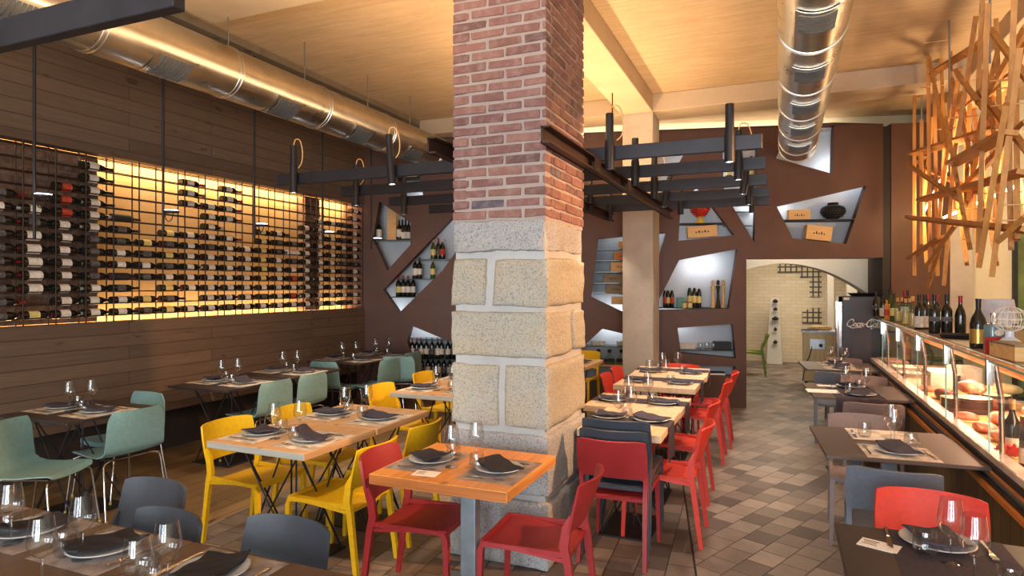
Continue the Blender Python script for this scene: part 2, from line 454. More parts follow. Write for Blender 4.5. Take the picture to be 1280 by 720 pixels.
# ---- left wall: boards above and below a lit recess for the rack
LX = -5.75; RZ0, RZ1 = 1.355, 2.90; RY0, RY1 = -3.9, 8.0
lw = MB()
lw.b2((LX-.15, -4.2, .42), (LX, 8.02, RZ0)); lw.b2((LX-.15, -4.2, RZ1), (LX, 8.02, 4.2))
struct('wall_left', lw.mesh('wall_left', M['wallboard']), 'dark stained board wall')
struct('wall_left_recess', MB().b2((LX-.42, -4.2, 0), (LX-.345, 8.6, 4.3)).mesh('wall_left_recess', M['recess']))
struct('wall_left_base', MB().b2((LX-.34, -4.2, 0), (LX-.12, 8.02, .42)).mesh('wall_left_base', plain('dark plinth', (44,36,32), .7)))
def brick_rows(mb, o, ux, length, z0, z1, bl, bh, joint, depth, nrm, jit=.002, start=0.0):
    "rows of separate bricks on a face: o corner, ux direction, nrm outward"
    z = z0; row = 0
    while z < z1-.01:
        x = -(bl/2 if row % 2 else 0)+start
        h = min(bh, z1-z)
        while x < length:
            a, b = max(x, 0)+ (joint/2 if x > 0 else 0), min(x+bl, length)-(joint/2 if x+bl < length else 0)
            if b-a > .02:
                jx = lambda: R.uniform(-jit, jit)
                out = R.uniform(.0, .006)
                vs = []
                for zz in (z+joint/2, z+h-joint/2):
                    for (q, dep) in ((a, -depth), (b, -depth), (b, out), (a, out)):
                        p = Vector(o)+ux*(q+jx())+nrm*dep; vs.append((p.x, p.y, zz+jx()))
                mb.hexa(vs[:4], vs[4:])
            x += bl
        z += bh; row += 1
V3 = lambda x, y, z=0: Vector((x, y, z))
for nm, y0, y1 in (('pier', 3.10, 4.07), ('pier', 6.93, 7.23), ('pier', 8.0, 8.3)):
    pb = MB()
    brick_rows(pb, (LX-.2, y0, 0), V3(0,1,0), y1-y0, RZ0, RZ1, .24, .085, .014, .05, V3(1,0,0))
    me = pb.mesh('brick_pier', M['pierbrick'])
    o = struct('wall_left_pier', me)
    part('pier_core', MB().b2((LX-.35, y0+.004, RZ0), (LX-.205, y1-.004, RZ1)).mesh('pier_core', M['mortar'] if False else plain('dark mortar', (120,104,90), .9)), o)
# ---- back wall of rusted steel with cut-out niches
NICHES = {
 'kite': [(474,252),(513,278),(513,306),(484,338),(466,299)],
 'slant': [(479,362),(553,285),(575,262),(588,290),(553,338),(499,391)],
 'low bottle': [(514,407),(570,430),(572,480),(522,480),(509,426)],
 'crate': [(494,213),(523,211),(530,251),(505,254)],
 'ladder': [(748,298),(833,291),(800,400),(739,371)],
 'cup': [(753,411),(812,425),(812,476),(724,476),(724,438)],
 'pineapple': [(872,233),(918,294),(848,301),(851,255)],
 'tall': [(903,181),(947,178),(943,303),(905,240)],
 'behind pillar': [(792,178),(838,178),(856,191),(826,243),(792,247)],
 'duct': [(1043,153),(1041,217),(970,198),(988,156)],
 'boat': [(1083,232),(1058,305),(991,298),(971,258)],
 'pepper mill': [(922,311),(911,386),(822,387),(822,378),(849,325)],
 'tray': [(847,410),(916,405),(920,448),(851,441)],
 'slot': [(852,456),(919,458),(919,470),(852,470)],
}
NS = {k: [wsz(*p) for p in v] for k, v in NICHES.items()}
SA = wsz(933,400)[0]; SB = wsz(1104,400)[0]; DZ = 2.065; WT = 3.86
def plate_mesh(name, outer, holes, y0, y1, mat):
    bm = bmesh.new()
    def loop(pts):
        vs = [bm.verts.new((s, y0, z)) for s, z in pts]
        return [bm.edges.new((vs[i], vs[(i+1) % len(vs)])) for i in range(len(vs))]
    ed = loop(outer)
    for h in holes: ed += loop(h)
    bmesh.ops.triangle_fill(bm, use_beauty=True, use_dissolve=False, edges=ed, normal=(0,-1,0))
    ret = bmesh.ops.extrude_face_region(bm, geom=list(bm.faces))
    bmesh.ops.translate(bm, vec=(0, y1-y0, 0), verts=[g for g in ret['geom'] if isinstance(g, bmesh.types.BMVert)])
    bmesh.ops.recalc_face_normals(bm, faces=bm.faces)
    me = bpy.data.meshes.new(name); bm.to_mesh(me); bm.free(); me.materials.append(mat)
    return me
outer = [(-.3,0),(SA,0),(SA,DZ),(SB,DZ),(SB,WT),(-.3,WT)]
struct('wall_back', plate_mesh('wall_back', outer, list(NS.values()), 0, .13, M['corten']), 'rusted steel wall with angular niches', M=MW)
nb = MB(); nb.b2((-.5,.34,0), (SA-.02,.42,WT)); nb.b2((SA-.02,.34,DZ+.03), (SB+.05,.42,WT)); nb.b2((-.5,.1,WT-.03),(SB+.05,.42,WT-.005)); nb.b2((SA-.03,.13,0),(SA,.42,DZ)); nb.b2((SA,.13,DZ),(SB,.42,DZ+.03))
struct('wall_back_lining', nb.mesh('wall_back_lining', M['niche']), M=MW)
# upper white wall above the steel, with the dark gap and second steel panel beside the opening
ub = MB(); ub.b2((-.5,.55,WT-.15), (SB+2.6,.62,4.3))
struct('wall_back_upper', ub.mesh('wall_back_upper', M['cream']), M=MW)
jm = MB(); jm.b2((SB,.02,0), (SB+.10,.5,WT-.03))
struct('trim_jamb', jm.mesh('trim_jamb', plain('dark steel gap', (40,30,28), .6)), M=MW)
p2 = MB(); p2.b2((SB+.10,0,0), (SB+.86,.13,WT))
struct('wall_back_panel', p2.mesh('wall_back_panel', M['corten']), M=MW)
# ---- behind the bar: cream wall, concrete pier, window with green view
struct('wall_bar', MB().b2((1.9,10.22,0), (3.5,10.32,4.3)).mesh('wall_bar', M['cream']))
pr = MB(); a = atY(1187,300,10.05); b = atY(1215,300,10.05)
pr.b2((a.x,10.02,0), (b.x,10.24,4.1)); struct('wall_bar_pier', pr.mesh('wall_bar_pier', M['pillar']))
wx = atY(1266,300,10.18).x
wm = MB(); wm.b2((wx,10.17,.2), (wx+.05,10.22,2.45)); wm.b2((wx+.05,10.17,2.4), (3.4,10.22,2.45)); wm.b2((wx+.05,10.17,.2), (3.4,10.22,.25)); wm.b2((wx+.42,10.17,.25),(wx+.46,10.22,2.4))
wo = struct('window_1', wm.mesh('window_1', M['black']), 'green tinted glazed door')
part('pane', MB().b2((wx+.05,10.20,.25), (3.4,10.21,2.4)).mesh('pane', plain('green tinted pane', (104,122,72), .2, 0, .5, .25, 1.2)), wo)
struct('wall_right', MB().b2((3.4,-4.2,0), (3.5,10.4,4.3)).mesh('wall_right', M['cream']))
# ---- wall behind the viewer with three tall openings
fw = MB(); WINS = ((-4.6,-2.6),(-1.6,.4),(1.0,2.6))
xs = [-6.2]+[v for w in WINS for v in w]+[3.5]
for q in range(0, len(xs), 2): fw.b2((xs[q],-4.3,0), (xs[q+1],-4.2,4.3))
for w in WINS: fw.b2((w[0],-4.3,0), (w[1],-4.2,.25)); fw.b2((w[0],-4.3,3.3), (w[1],-4.2,4.3))
struct('wall_front', fw.mesh('wall_front', M['plaster']))
# ---- ceiling
CZ = 4.10
cl = MB(); cl.b2((-4.85,-4.2,CZ), (3.5,10.9,CZ+.2))
struct('ceiling', cl.mesh('ceiling', M['ceil']), 'cast concrete ceiling')
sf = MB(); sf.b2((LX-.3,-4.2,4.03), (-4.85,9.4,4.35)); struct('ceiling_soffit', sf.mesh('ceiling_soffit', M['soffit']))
cb = MB(); cb.b2((-4.55,3.3,3.98), (-1.3,4.15,CZ)); struct('ceiling_beam', cb.mesh('ceiling_beam', M['beam']))
PX0, PX1, PY0, PY1 = -1.86, -1.47, 8.1, 8.55
cb = MB(); cb.b2((-1.87,3.7,3.87), (-1.47,8.1,CZ)); struct('ceiling_beam', cb.mesh('ceiling_beam', M['beam'], bevel=.01))
cb = MB(); cb.b2((-4.86,8.1,3.88), (2.05,8.6,CZ)); struct('ceiling_beam', cb.mesh('ceiling_beam', M['beam'], bevel=.01))
cb = MB(); cb.b2((1.85,1.0,3.9), (2.25,10.2,CZ)); struct('ceiling_beam', cb.mesh('ceiling_beam', M['beam'], bevel=.01))
pm = MB(); pm.b2((PX0,PY0,0), (PX1,PY1,3.88)); struct('pillar', pm.mesh('pillar', M['pillar'], bevel=.012), 'raw concrete pillar')
# ---- brick and granite column
CX0, CX1, CY0, CY1 = -1.90, -1.28, 3.58, 4.36
col = thing('brick_column', 'brick column on big granite blocks standing in the middle of the room', 'column'); col['kind'] = 'structure'
bm_ = MB()
BZ = 2.10; bh = .0655
brick_rows(bm_, (CX0,CY0,0), V3(1,0,0), CX1-CX0, BZ, CZ, .235, bh, .019, .09, V3(0,-1,0), .005)
brick_rows(bm_, (CX1,CY0+.09,0), V3(0,1,0), CY1-CY0-.09, BZ, CZ, .235, bh, .016, .09, V3(1,0,0), .005, -.06)
brick_rows(bm_, (CX1,CY1,0), V3(-1,0,0), CX1-CX0, BZ, CZ, .245, bh, .014, .09, V3(0,1,0), .004)
brick_rows(bm_, (CX0,CY1,0), V3(0,-1,0), CY1-CY0, BZ, CZ, .245, bh, .014, .09, V3(-1,0,0), .004)
part('brickwork', bm_.mesh('brickwork', M['brick'], bevel=.0035, seg=1), col)
part('mortar_core', MB().b2((CX0+.005,CY0+.005,BZ-.02), (CX1-.005,CY1-.005,CZ)).mesh('mortar_core', M['mortar']), col)
part('pointing', MB().b2((CX0+.012,CY0+.012,0), (CX1-.012,CY1-.012,BZ-.005)).mesh('pointing', M['smortar']), col)
def stone(lo, hi, seed, mat, rough=.012, skew=0.0):
    "a hewn block: rounded box pushed about by noise"
    bm = bmesh.new(); bmesh.ops.create_cube(bm, size=1.0)
    bmesh.ops.subdivide_edges(bm, edges=bm.edges, cuts=14, use_grid_fill=True)
    c = [(a+b)/2 for a, b in zip(lo, hi)]; s = [b-a for a, b in zip(lo, hi)]
    for v in bm.verts:
        p = v.co.copy()
        q = Vector((c[0]+p.x*s[0], c[1]+p.y*s[1], c[2]+p.z*s[2]))
        q.x += skew*p.z*s[2]
        # round the arrises
        e = [abs(abs(t)-.5) < 1e-4 for t in p]
        if sum(e) >= 2:
            for i in range(3):
                if e[i]: q[i] -= math.copysign(.009, p[i])
        n = noise.noise_vector(q*5+Vector((seed,0,0)))*rough+noise.noise_vector(q*17+Vector((0,seed,0)))*rough*.5
        v.co = q+n
    bmesh.ops.recalc_face_normals(bm, faces=bm.faces)
    me = bpy.data.meshes.new('stone_block'); bm.to_mesh(me); bm.free(); me.materials.append(mat)
    me.polygons.foreach_set('use_smooth', [True]*len(me.polygons)); me.set_sharp_from_angle(angle=math.radians(50))
    return me
o_ = .012
def st(x0, x1, y0, y1, z0, z1, k, mat='granite', rg=.010, skew=0.0, lab=None):
    part('stone_block', stone((x0,y0,z0), (x1,y1,z1), k*3.7, M[mat], rg, skew), col, lab)
A0, A1, B0, B1 = CX0-o_, CX1+o_, CY0-o_, CY1+o_
st(A0+.01, A1-.01, B0, B1, 1.90, 2.095, 1, 'granite2', .02, 0, 'rough grey hammered top block')
st(A0, A0+.25, B0, B1, 1.565, 1.865, 2, 'granite', .014, .06); st(A0+.29, A1, B0, B1, 1.565, 1.865, 3, 'granite', .014, .05)
st(A0-.005, A1, B0, B0+.5, 1.255, 1.535, 4); st(A0, A1, B0+.53, B1, 1.255, 1.535, 5)
st(A0-.005, A0+.33, B0, B1, .83, 1.215, 6); st(A0+.36, A1+.006, B0, B1, .83, 1.215, 7)
st(A0-.005, A1+.006, B0, B1, .43, .80, 8, 'granite2', .010)
st(A0-.012, A1+.012, B0-.01, B1+.01, .0, .405, 9, 'granite2', .010)
# ---- room beyond the opening
bk = MB(); bk.b2((-3.9,15.3,0), (6.5,15.4,4)); 
def tilewall():
    m = NT('white glazed brick'); b = m.bsdf(.45)
    br = m.n('ShaderNodeTexBrick'); v = m.coord(rot=(PI/2,0,0))
    for k, x in (('Scale',1.0),('Brick Width',.22),('Row Height',.075),('Mortar Size',.005)): br.inputs[k].default_value = x
    br.inputs['Color1'].default_value = lin((214,196,160)); br.inputs['Color2'].default_value = lin((224,206,172)); br.inputs['Mortar'].default_value = lin((200,182,148))
    m.l(v, br.inputs['Vector']); m.l(br.outputs['Color'], b.inputs['Base Color'])
    return m.mat
struct('wall_annex', bk.mesh('wall_annex', tilewall()), 'white brick wall seen through the opening')
struct('wall_annex_side', MB().b2((-3.9,10.6,0),(-3.8,15.3,4)).mesh('wall_annex_side', M['plaster']))
struct('wall_annex_end', MB().b2((2.9,10.9,0),(3.0,15.3,4)).mesh('wall_annex_end', M['plaster']))
struct('ceiling_annex', MB().b2((-3.9,10.5,3.0),(6.5,15.4,3.1)).mesh('ceiling_annex', M['plaster']))
# arched lintel just behind the steel
ap = []
ctr = wsz(1000,329,.5); 
sl, sr = SA-.25, SB+.35
zt = 2.35
arc = []
for i in range(25):
    t = i/24; s = sl+(sr-sl)*t
    px = 900+t*230
    w = (s-(SA+.72))/1.12
    arc.append((s, 2.02-.40*w*w))
poly = [(sl,3.2)]+arc+[(sr,3.2)]
ar = MB(); n_ = len(poly)
ar.add([(s,.9,z) for s, z in poly]+[(s,1.12,z) for s, z in poly],
       [tuple(range(n_)), tuple(range(2*n_-1, n_-1, -1))]+[(i,(i+1)%n_,n_+(i+1)%n_,n_+i) for i in range(n_)])
struct('wall_arch', ar.mesh('wall_arch', M['plaster']), 'plaster arch above the passage', M=MW)
# mesh panels and slim post on the annex wall
def gridmat():
    m = NT('black wire mesh panel'); b = m.bsdf(.5)
    br = m.n('ShaderNodeTexBrick', offset=0.0); v = m.coord(rot=(PI/2,0,0))
    for k, x in (('Scale',1.0),('Brick Width',.11),('Row Height',.11),('Mortar Size',.016)): br.inputs[k].default_value = x
    br.inputs['Color1'].default_value = lin((206,188,152)); br.inputs['Color2'].default_value = lin((206,188,152)); br.inputs['Mortar'].default_value = lin((70,66,60))
    m.l(v, br.inputs['Vector']); m.l(br.outputs['Color'], b.inputs['Base Color'])
    return m.mat
gm = gridmat()
def panel(name, pxs, y, label, mat=gm):
    P = [atY(*p, y) for p in pxs]
    n = len(P); mb = MB()
    mb.add([(p.x,y,p.z) for p in P]+[(p.x,y+.03,p.z) for p in P], [tuple(range(n)), tuple(range(2*n-1,n-1,-1))]+[(i,(i+1)%n,n+(i+1)%n,n+i) for i in range(n)])
    return solo(name, mb.mesh(name, mat), label, 'wall panel')
panel('hanging_mesh_panel', [(972,328),(1027,326),(1027,371),(1012,371),(1012,347),(1000,347),(1000,341),(972,341)], 15.268, 'stepped black mesh panel high on the pale brick wall of the passage')
panel('hanging_mesh_panel', [(1003,390),(1013,385),(1027,385),(1027,404),(1003,404)], 15.268, 'low black mesh panel on the pale brick wall above the wheeled cart')
st_ = MB(); a = atY(1034,335,14.6); b = atY(1042,335,14.6)
st_.b2((a.x,14.55,0), (b.x,14.65,2.35)); st_.b2((a.x-.12,14.5,2.3),(b.x+.12,14.7,2.38))
struct('pillar_annex', st_.mesh('pillar_annex', M['plaster']))
a = atY(1058,335,14.2); st_ = MB(); st_.b2((a.x,14.1,0),(a.x+.9,14.3,3.0)); struct('wall_annex_return', st_.mesh('wall_annex_return', M['plaster']))
a = awl(1076,340,.9); b2_ = awl(1107,372,.9)
dk = MB(); dk.b2((wsz(1073,340,1.3)[0],1.3,0),(SB+.6,1.35,2.3)); struct('wall_annex_brown', dk.mesh('wall_annex_brown', M['corten']), M=MW)
# ================================================================ chairs and tables
def chair_kit(mat):
    "stacking chair, faces +x, origin on the floor under the seat"
    def seat(u, v):
        x = -.228+u*.438; y = (v-.5)*(.40+.03*u)
        z = .410+.035*min(1,u*1.5)-.013*math.cos((v-.5)*PI)*math.sin(u*PI*.85+.2)-.02*max(0, u-.85)**2*30
        return (x, y, z)
    s = MB().surf(seat, 10, 8, .02)
    s.strip([(.20,-.205,.432),(.20,.205,.432)], .03, .022, up=(0,0,1))
    sm = s.mesh('seat', mat, 40)
    def back(u, v):
        w = .205+.008*math.sin(u*PI); y = (v-.5)*2*w
        q8 = abs(v-.5)*2; z = .540+u*.235-.012*q8**8*u-.045*q8**14*(1-u)
        bow = (.034+.030*u)*(1-(2*(v-.5))**2)
        x = -.222-.06*u-bow
        return (x, y, z)
    b = MB().surf(back, 10, 14, -.013).mesh('backrest', mat, 45)
    kits = [('seat', sm), ('backrest', b)]
    for sgn in (-1, 1):
        y = .196*sgn
        rl = MB().strip([(-.285,y*1.03,0), (-.232,y,.40), (-.214,y,.47), (-.228,y*1.01,.56), (-.25,y*1.02,.62)], [.024,.028,.026,.022,.012], [.026,.036,.044,.042,.016])
        rl.strip([(-.225,y,.432), (.2,y,.432)], .022, .026, up=(0,1,0))
        kits.append(('leg', rl.mesh('leg', mat, 35)))
        fl = MB().strip([(.168,y,.438), (.196,y,.432), (.207,y*1.01,.40), (.222,y*1.05,0)], [.026,.03,.03,.02], [.022,.026,.03,.024])
        kits.append(('leg', fl.mesh('leg', mat, 35)))
    return kits
CK = {k: chair_kit(M[m]) for k, m in dict(yellow='yellow', red='red', crimson='darkred', blue='blue', grey='grey', taupe='taupe').items()}
def shell_kit():
    prof = [(.225,.425),(.20,.447),(.12,.445),(0,.435),(-.12,.437),(-.185,.455),(-.222,.50),(-.238,.57),(-.25,.65),(-.262,.73),(-.270,.785)]
    def P(u):
        t = u*(len(prof)-1); i = min(int(t), len(prof)-2); f = t-i
        a, b = prof[i], prof[i+1]
        return (a[0]+(b[0]-a[0])*f, a[1]+(b[1]-a[1])*f)
    def sh(u, v):
        x, z = P(u); w = .205+.02*math.sin(u*PI)-(.03 if u > .85 else 0)*((u-.85)/.15)**2-(.03 if u < .12 else 0)*((.12-u)/.12)**2
        y = (v-.5)*2*w
        q = (2*(v-.5))**2
        if u > .55: x += .035*q*(u-.55)/.45
        else: z += .012*q
        return (x, y, z)
    s = MB().surf(sh, 30, 10, .009).mesh('shell', M['teal'], 60)
    k = [('shell', s)]
    fr = MB()
    for sg in (-1,1): fr.tube([(.17,sg*.15,.425),(-.16,sg*.15,.424)], .008, 6)
    fr.tube([(.17,-.15,.425),(.17,.15,.425)], .008, 6); fr.tube([(-.16,-.15,.424),(-.16,.15,.424)], .008, 6)
    k.append(('frame', fr.mesh('frame', M['chrome'], 60), 'chrome underframe'))
    for sx, x0, x1 in ((1,.17,.245),(-1,-.16,-.25)):
        for sg in (-1,1):
            l = MB().tube([(x0,sg*.15,.425),(x0+sx*.02,sg*.20,.415),(x0+sx*.028,sg*.215,.39),(x1,sg*.235,.012)], .008, 7).mesh('leg', M['chrome'], 60)
            f = MB().tube([(x1,sg*.235,.0),(x1-sx*.001,sg*.2345,.03)], .0105, 8).mesh('foot', M['tip'], 60)
            k.append(('leg', l, 'chrome leg', [('foot', f, 'amber rubber foot')]))
    return k
SHK = shell_kit()
def back_at(px, py, zt=.775): return atZ(px, py, zt)
def chair(kind, label, px, py, face, group, shift=(0,0), fk=None):
    b = back_at(px, py)
    off = .30 if kind != 'teal' else .27
    a = math.radians(face)
    loc = (b.x+math.cos(a)*off+shift[0], b.y+math.sin(a)*off+shift[1], 0)
    cat = 'chair'
    return kit(SHK if kind == 'teal' else CK[kind], {'teal':'shell_chair'}.get(kind,'stacking_chair'), label, cat, loc, a, group)
GY, GR, GT, GG = 'yellow plastic chairs', 'red plastic chairs', 'teal shell chairs on chrome legs', 'grey plastic chairs'
chair('yellow', 'yellow plastic chair seen whole from its side at the silver-ended oak table', 273,526, -3, GY, (-.0,.07))
chair('yellow', 'yellow plastic chair behind two wine glasses, second along the oak tables', 363,507, 0, GY)
chair('yellow', 'yellow plastic chair with its curved back beside the chrome teal chair legs', 475,480, 0, GY)
chair('yellow', 'yellow plastic chair with its seat showing beyond the oak table against the column', 528,465, 0, GY)
chair('yellow', 'yellow plastic chair pushed up behind the crimson chair', 475,551, 180, GY)
chair('yellow', 'yellow plastic chair with the broad back that meets the stone column', 534,527, 180, GY)
chair('yellow', 'yellow plastic chair by the low cup niche of the rust wall', 736,437, -92, GY, (0,-.15))
chair('crimson', 'crimson plastic chair drawn under the corner of the knotty pine table', 473,561, 4, GR)
chair('crimson', 'crimson plastic chair, back towards us, beside the granite foot of the column', 739,590, 183, GR)
stk = chair('crimson', 'crimson plastic chair carrying two grey chairs on its seat', 763,549, 91, GR)
for k_, w_ in ((1,'lower'),(2,'upper')):
    kit(CK['grey'], 'stacking_chair', '%s grey plastic chair of the two stacked on the crimson chair' % w_, 'chair',
        (stk.location.x+.003*k_, stk.location.y+.048*k_, .052*k_), math.radians(91), 'grey chairs stacked on the crimson chair')
chair('red', 'red plastic chair first in the aisle row, beside the table with the chair stack', 883,528, 181, GR)
chair('red', 'red plastic chair second in the aisle row beside the dark runners', 891,501, 180, GR)
chair('red', 'red plastic chair third in the aisle row, overlapped by a taller back', 908,475, 181, GR)
chair('red', 'red plastic chair at the far end of the aisle row by the steel wall', 917,464.5, 182, GR)
chair('red', 'red plastic chair in front of the pillar, lower of the pair across the table', 757,467, 2, GR)
chair('red', 'red plastic chair closest to the foot of the concrete pillar', 770,459, 0, GR)
chair('red', 'red plastic chair heading the farthest bleached table, only its top edge showing', 851,455, -90, GR)
chair('red', 'orange red plastic chair at the dark table with the black runner, beside the counter', 1162,615, -96, GR)
chair('blue', 'slate blue plastic chair with its back turned, in front of the orange red chair', 1117,586, 86, GG)
chair('taupe', 'lit grey brown chair facing us across the pale placemats by the counter', 1076,518, -92, GG)
chair('taupe', 'grey brown chair with its back turned before the table with the dark cloth', 1092,503.5, 88, GG)
chair('taupe', 'grey brown chair facing us behind the dark cloth and its glasses', 1080,470, -92, GG)
chair('blue', 'dusky blue chair with its back to us below the farthest counter table', 1046,465, 88, GG)
chair('taupe', 'lit grey brown chair behind the farthest counter table in front of the black fridge', 1052,445, -90, GG, (0,-.25))
chair('grey', 'anthracite chair standing clear on the plank floor behind the dark front table', 172,609, -92, GG, (0,.1))
chair('grey', 'anthracite chair pushed in close so its rounded back meets the table edge', 197,647, -96, GG, (0,.06))
chair('grey', 'anthracite chair with the widest back, at the corner of the dark front table', 362,650, -92, GG)
chair('teal', 'teal shell chair with its back to us, cut by the edge of the picture', 2,527, 22, GT)
chair('teal', 'teal shell chair side on at the end of the first dark wall table', 175,513, 176, GT)
chair('teal', 'teal shell chair standing behind the first dark wall table, turned towards us', 190,491, -92, GT)
chair('teal', 'teal shell chair side on at the end of the second dark wall table', 349,477, 178, GT)
chair('teal', 'teal shell chair side on, just before the bluish one', 395,468, 178, GT)
chair('teal', 'bluish teal shell chair with its flat back to us at the third wall table', 409,452, 90, GT, (0,-.1))
chair('teal', 'teal shell chair side on above the third yellow chair', 490,450, 178, GT)
chair('teal', 'teal shell chair side on in front of the low bottle niche', 519,441, 178, GT)
chair('teal', 'teal shell chair half hidden between two others at the farthest wall table', 497,447, 120, GT)
# ---------------------------------------------------------------- tables
def wire_base(w, d, top):
    ks = []
    fx, fy = min(.23, w*.3), min(.23, d*.3)
    pts = [(-1,-1),(1,-1),(1,1),(-1,1)]
    for i in range(4):
        a, b = pts[i], pts[(i+1) % 4]
        for p, q in ((a, b), (b, a)):
            ks.append(('wire_leg', MB().tube([(p[0]*fx,p[1]*fy,top), (q[0]*fx*.95,q[1]*fy*.95,.012)], .006, 6).mesh('wire_leg', M['black'], 60)))
    for s in (-.02,.02): ks.append(('wire_leg', MB().tube([(s,0,top),(s,0,.012)], .006, 6).mesh('wire_leg', M['black'], 60)))
    ks.append(('base_plate', MB().box((0,0,.006), (fx*2.1,fy*2.1,.012)).mesh('base_plate', M['black'])))
    return ks
def post_base(top, x=0, y=0):
    return [('post', MB().box((x,y,top/2+.005), (.08,.06,top-.01)).mesh('post', M['greypost'], None, .004), 'grey steel post'),
            ('base_plate', MB().box((x,y,.006), (.42,.42,.012)).mesh('base_plate', M['black']))]
def table(name, label, cx, cy, w, d, th, topm, base, rz=0.0, group=None, edge=None):
    mats = [topm, edge or topm]
    t = MB().box((0,0,.75-th/2), (w,d,th))
    if edge: t.m = [1 if i == 2 else 0 for i in range(6)]
    tm = t.mesh('tabletop', mats, None, .003, 1)
    ks = [('tabletop', tm)]+base(w, d, .75-th)
    return kit(ks, name, label, 'table', (cx,cy,0), rz, group)
wb = lambda w, d, t: wire_base(w, d, t)
TB = {}
def T(key, *a, **k):
    TB[key] = (a[2], a[3], a[4], a[5], k.get('rz', 0.0)); return table(*a, **k)
T('A', 'dining_table', 'knotty orange pine table set against the stone column', -1.53, 3.035, .755, .69, .052, M['pine'], lambda w, d, t: post_base(t, .12, -.2)[:1]+[('base_plate', MB().box((.02,.02,.006), (.62,.60,.012)).mesh('base_plate', M['steel']), 'steel base plate')], edge=M['pineedge'])
GO = 'oak tables with wire bases'
T('B1', 'dining_table', 'oak table with the silvered end, closest of the long oak row', -2.835, 3.2, .755, .665, .042, M['oak'], wb, rz=math.radians(-1), group=GO, edge=M['greyedge'])
T('B2', 'dining_table', 'oak table butted to the end of the silvered one in the long row', -2.825, 3.88, .755, .67, .042, M['oak'], wb, group=GO)
T('B3', 'dining_table', 'oak table half hidden by the stone column, beside two yellow chairs', -2.80, 5.16, .77, .70, .042, M['oak'], wb, group=GO, edge=M['greyedge'])
T('B4', 'dining_table', 'oak table joined behind the half hidden one', -2.80, 5.87, .77, .70, .042, M['oak'], wb, group=GO)
T('B5', 'dining_table', 'oak table whose corner shows past the column in front of a yellow chair', -2.45, 7.55, .76, .80, .042, M['oak'], wb, group=GO)
GP = 'bleached tables with dark runners'
T('C1', 'dining_table', 'bleached oak table behind the stacked chairs', -.965, 4.475, .55, .81, .05, M['paleoak'], wb, group=GP)
T('C2', 'dining_table', 'bleached oak table second from the stacked chairs', -1.06, 5.20, .755, .62, .05, M['paleoak'], wb, group=GP)
T('C3', 'dining_table', 'bleached oak table with its clear front edge facing the gap', -1.09, 6.40, .76, .79, .05, M['paleoak'], wb, group=GP)
T('C4', 'dining_table', 'bleached oak table farthest off, before the concrete pillar', -1.10, 7.16, .78, .71, .05, M['paleoak'], wb, rz=math.radians(3), group=GP)
GD = 'dark wall tables on wire bases'
T('L1', 'dining_table', 'dark laminate table first along the board wall', -4.89, 3.215, .75, .69, .022, M['tabledark'], wb, group=GD)
T('L2', 'dining_table', 'dark laminate table second along the board wall', -4.95, 4.70, .74, .79, .022, M['tabledark'], wb, group=GD)
T('L3', 'dining_table', 'dark laminate table third along the board wall, joined to the second', -4.95, 5.53, .74, .80, .022, M['tabledark'], wb, group=GD)
T('L4', 'dining_table', 'dark laminate table behind the bluish teal chair', -5.05, 6.70, .80, .64, .022, M['tabledark'], wb, group=GD)
T('L5', 'dining_table', 'dark laminate table at the far end of the board wall', -5.0, 7.36, .80, .64, .022, M['tabledark'], wb, group=GD)
GF = 'brown tables pushed together at the front'
for k_, x_, l_ in (('F1',-3.09,'brown table with the cut-off setting at the edge of the picture'),('F2',-2.36,'brown table between the two other front tables'),('F3',-1.63,'brown table with the folded black napkin and the widest chair')):
    T(k_, 'dining_table', l_, x_, 1.375, .725, .71, .03, M['tablebrown'], wb, group=GF)
GC = 'grey laminate tables along the counter'
T('R1', 'dining_table', 'dark laminate table with the black runner and the white card, by the counter', .60, 2.47, .80, .78, .022, M['tabledark'], lambda w, d, t: post_base(t), group=GC)
T('R2', 'dining_table', 'grey brown laminate table with two pale placemats by the counter', .60, 4.40, .78, .79, .022, M['tablegrey'], lambda w, d, t: post_base(t), rz=math.radians(4), group=GC)
T('R3', 'dining_table', 'grey brown laminate table with dark cloth and white sheets by the counter', .62, 6.45, .78, .80, .022, M['tablegrey'], lambda w, d, t: post_base(t), rz=math.radians(5), group=GC)
T('R4', 'dining_table', 'dark laminate table at the far end of the counter, near the fridge', .63, 8.38, .78, .80, .022, M['tablegrey'], lambda w, d, t: post_base(t), rz=math.radians(5), group=GC)
# ---------------------------------------------------------------- tableware
def ring(pts, n=20): return MB().lathe(pts, n)
def glass_kit(n):
    bowl = ring([(.0,.092),(.010,.093),(.024,.103),(.038,.122),(.0425,.138),(.041,.158),(.036,.190),(.0315,.222)], n).mesh('bowl', M['glass'], 70)
    stem = ring([(.0045,.004),(.004,.05),(.0045,.085),(.010,.0925)], 8).mesh('stem', M['glass'], 70)
    foot = ring([(.0,.0005),(.034,.0008),(.034,.0025),(.012,.005),(.0045,.008)], n).mesh('foot', M['glass'], 70)
    return [('bowl', bowl), ('stem', stem), ('foot', foot)]
GK = {'hi': glass_kit(32), 'lo': glass_kit(16)}
tumbler = {k: ring([(.0,.004),(.030,.004),(.034,.012),(.039,.035),(.037,.065),(.033,.092)], n).mesh('tumbler', M['glass'], 70) for k, n in (('hi',32),('lo',16))}
platem = ring([(.0,.004),(.07,.004),(.085,.008),(.118,.016),(.122,.018),(.118,.021),(.08,.012),(.0,.010)], 32).mesh('plate', M['plate'], 50)
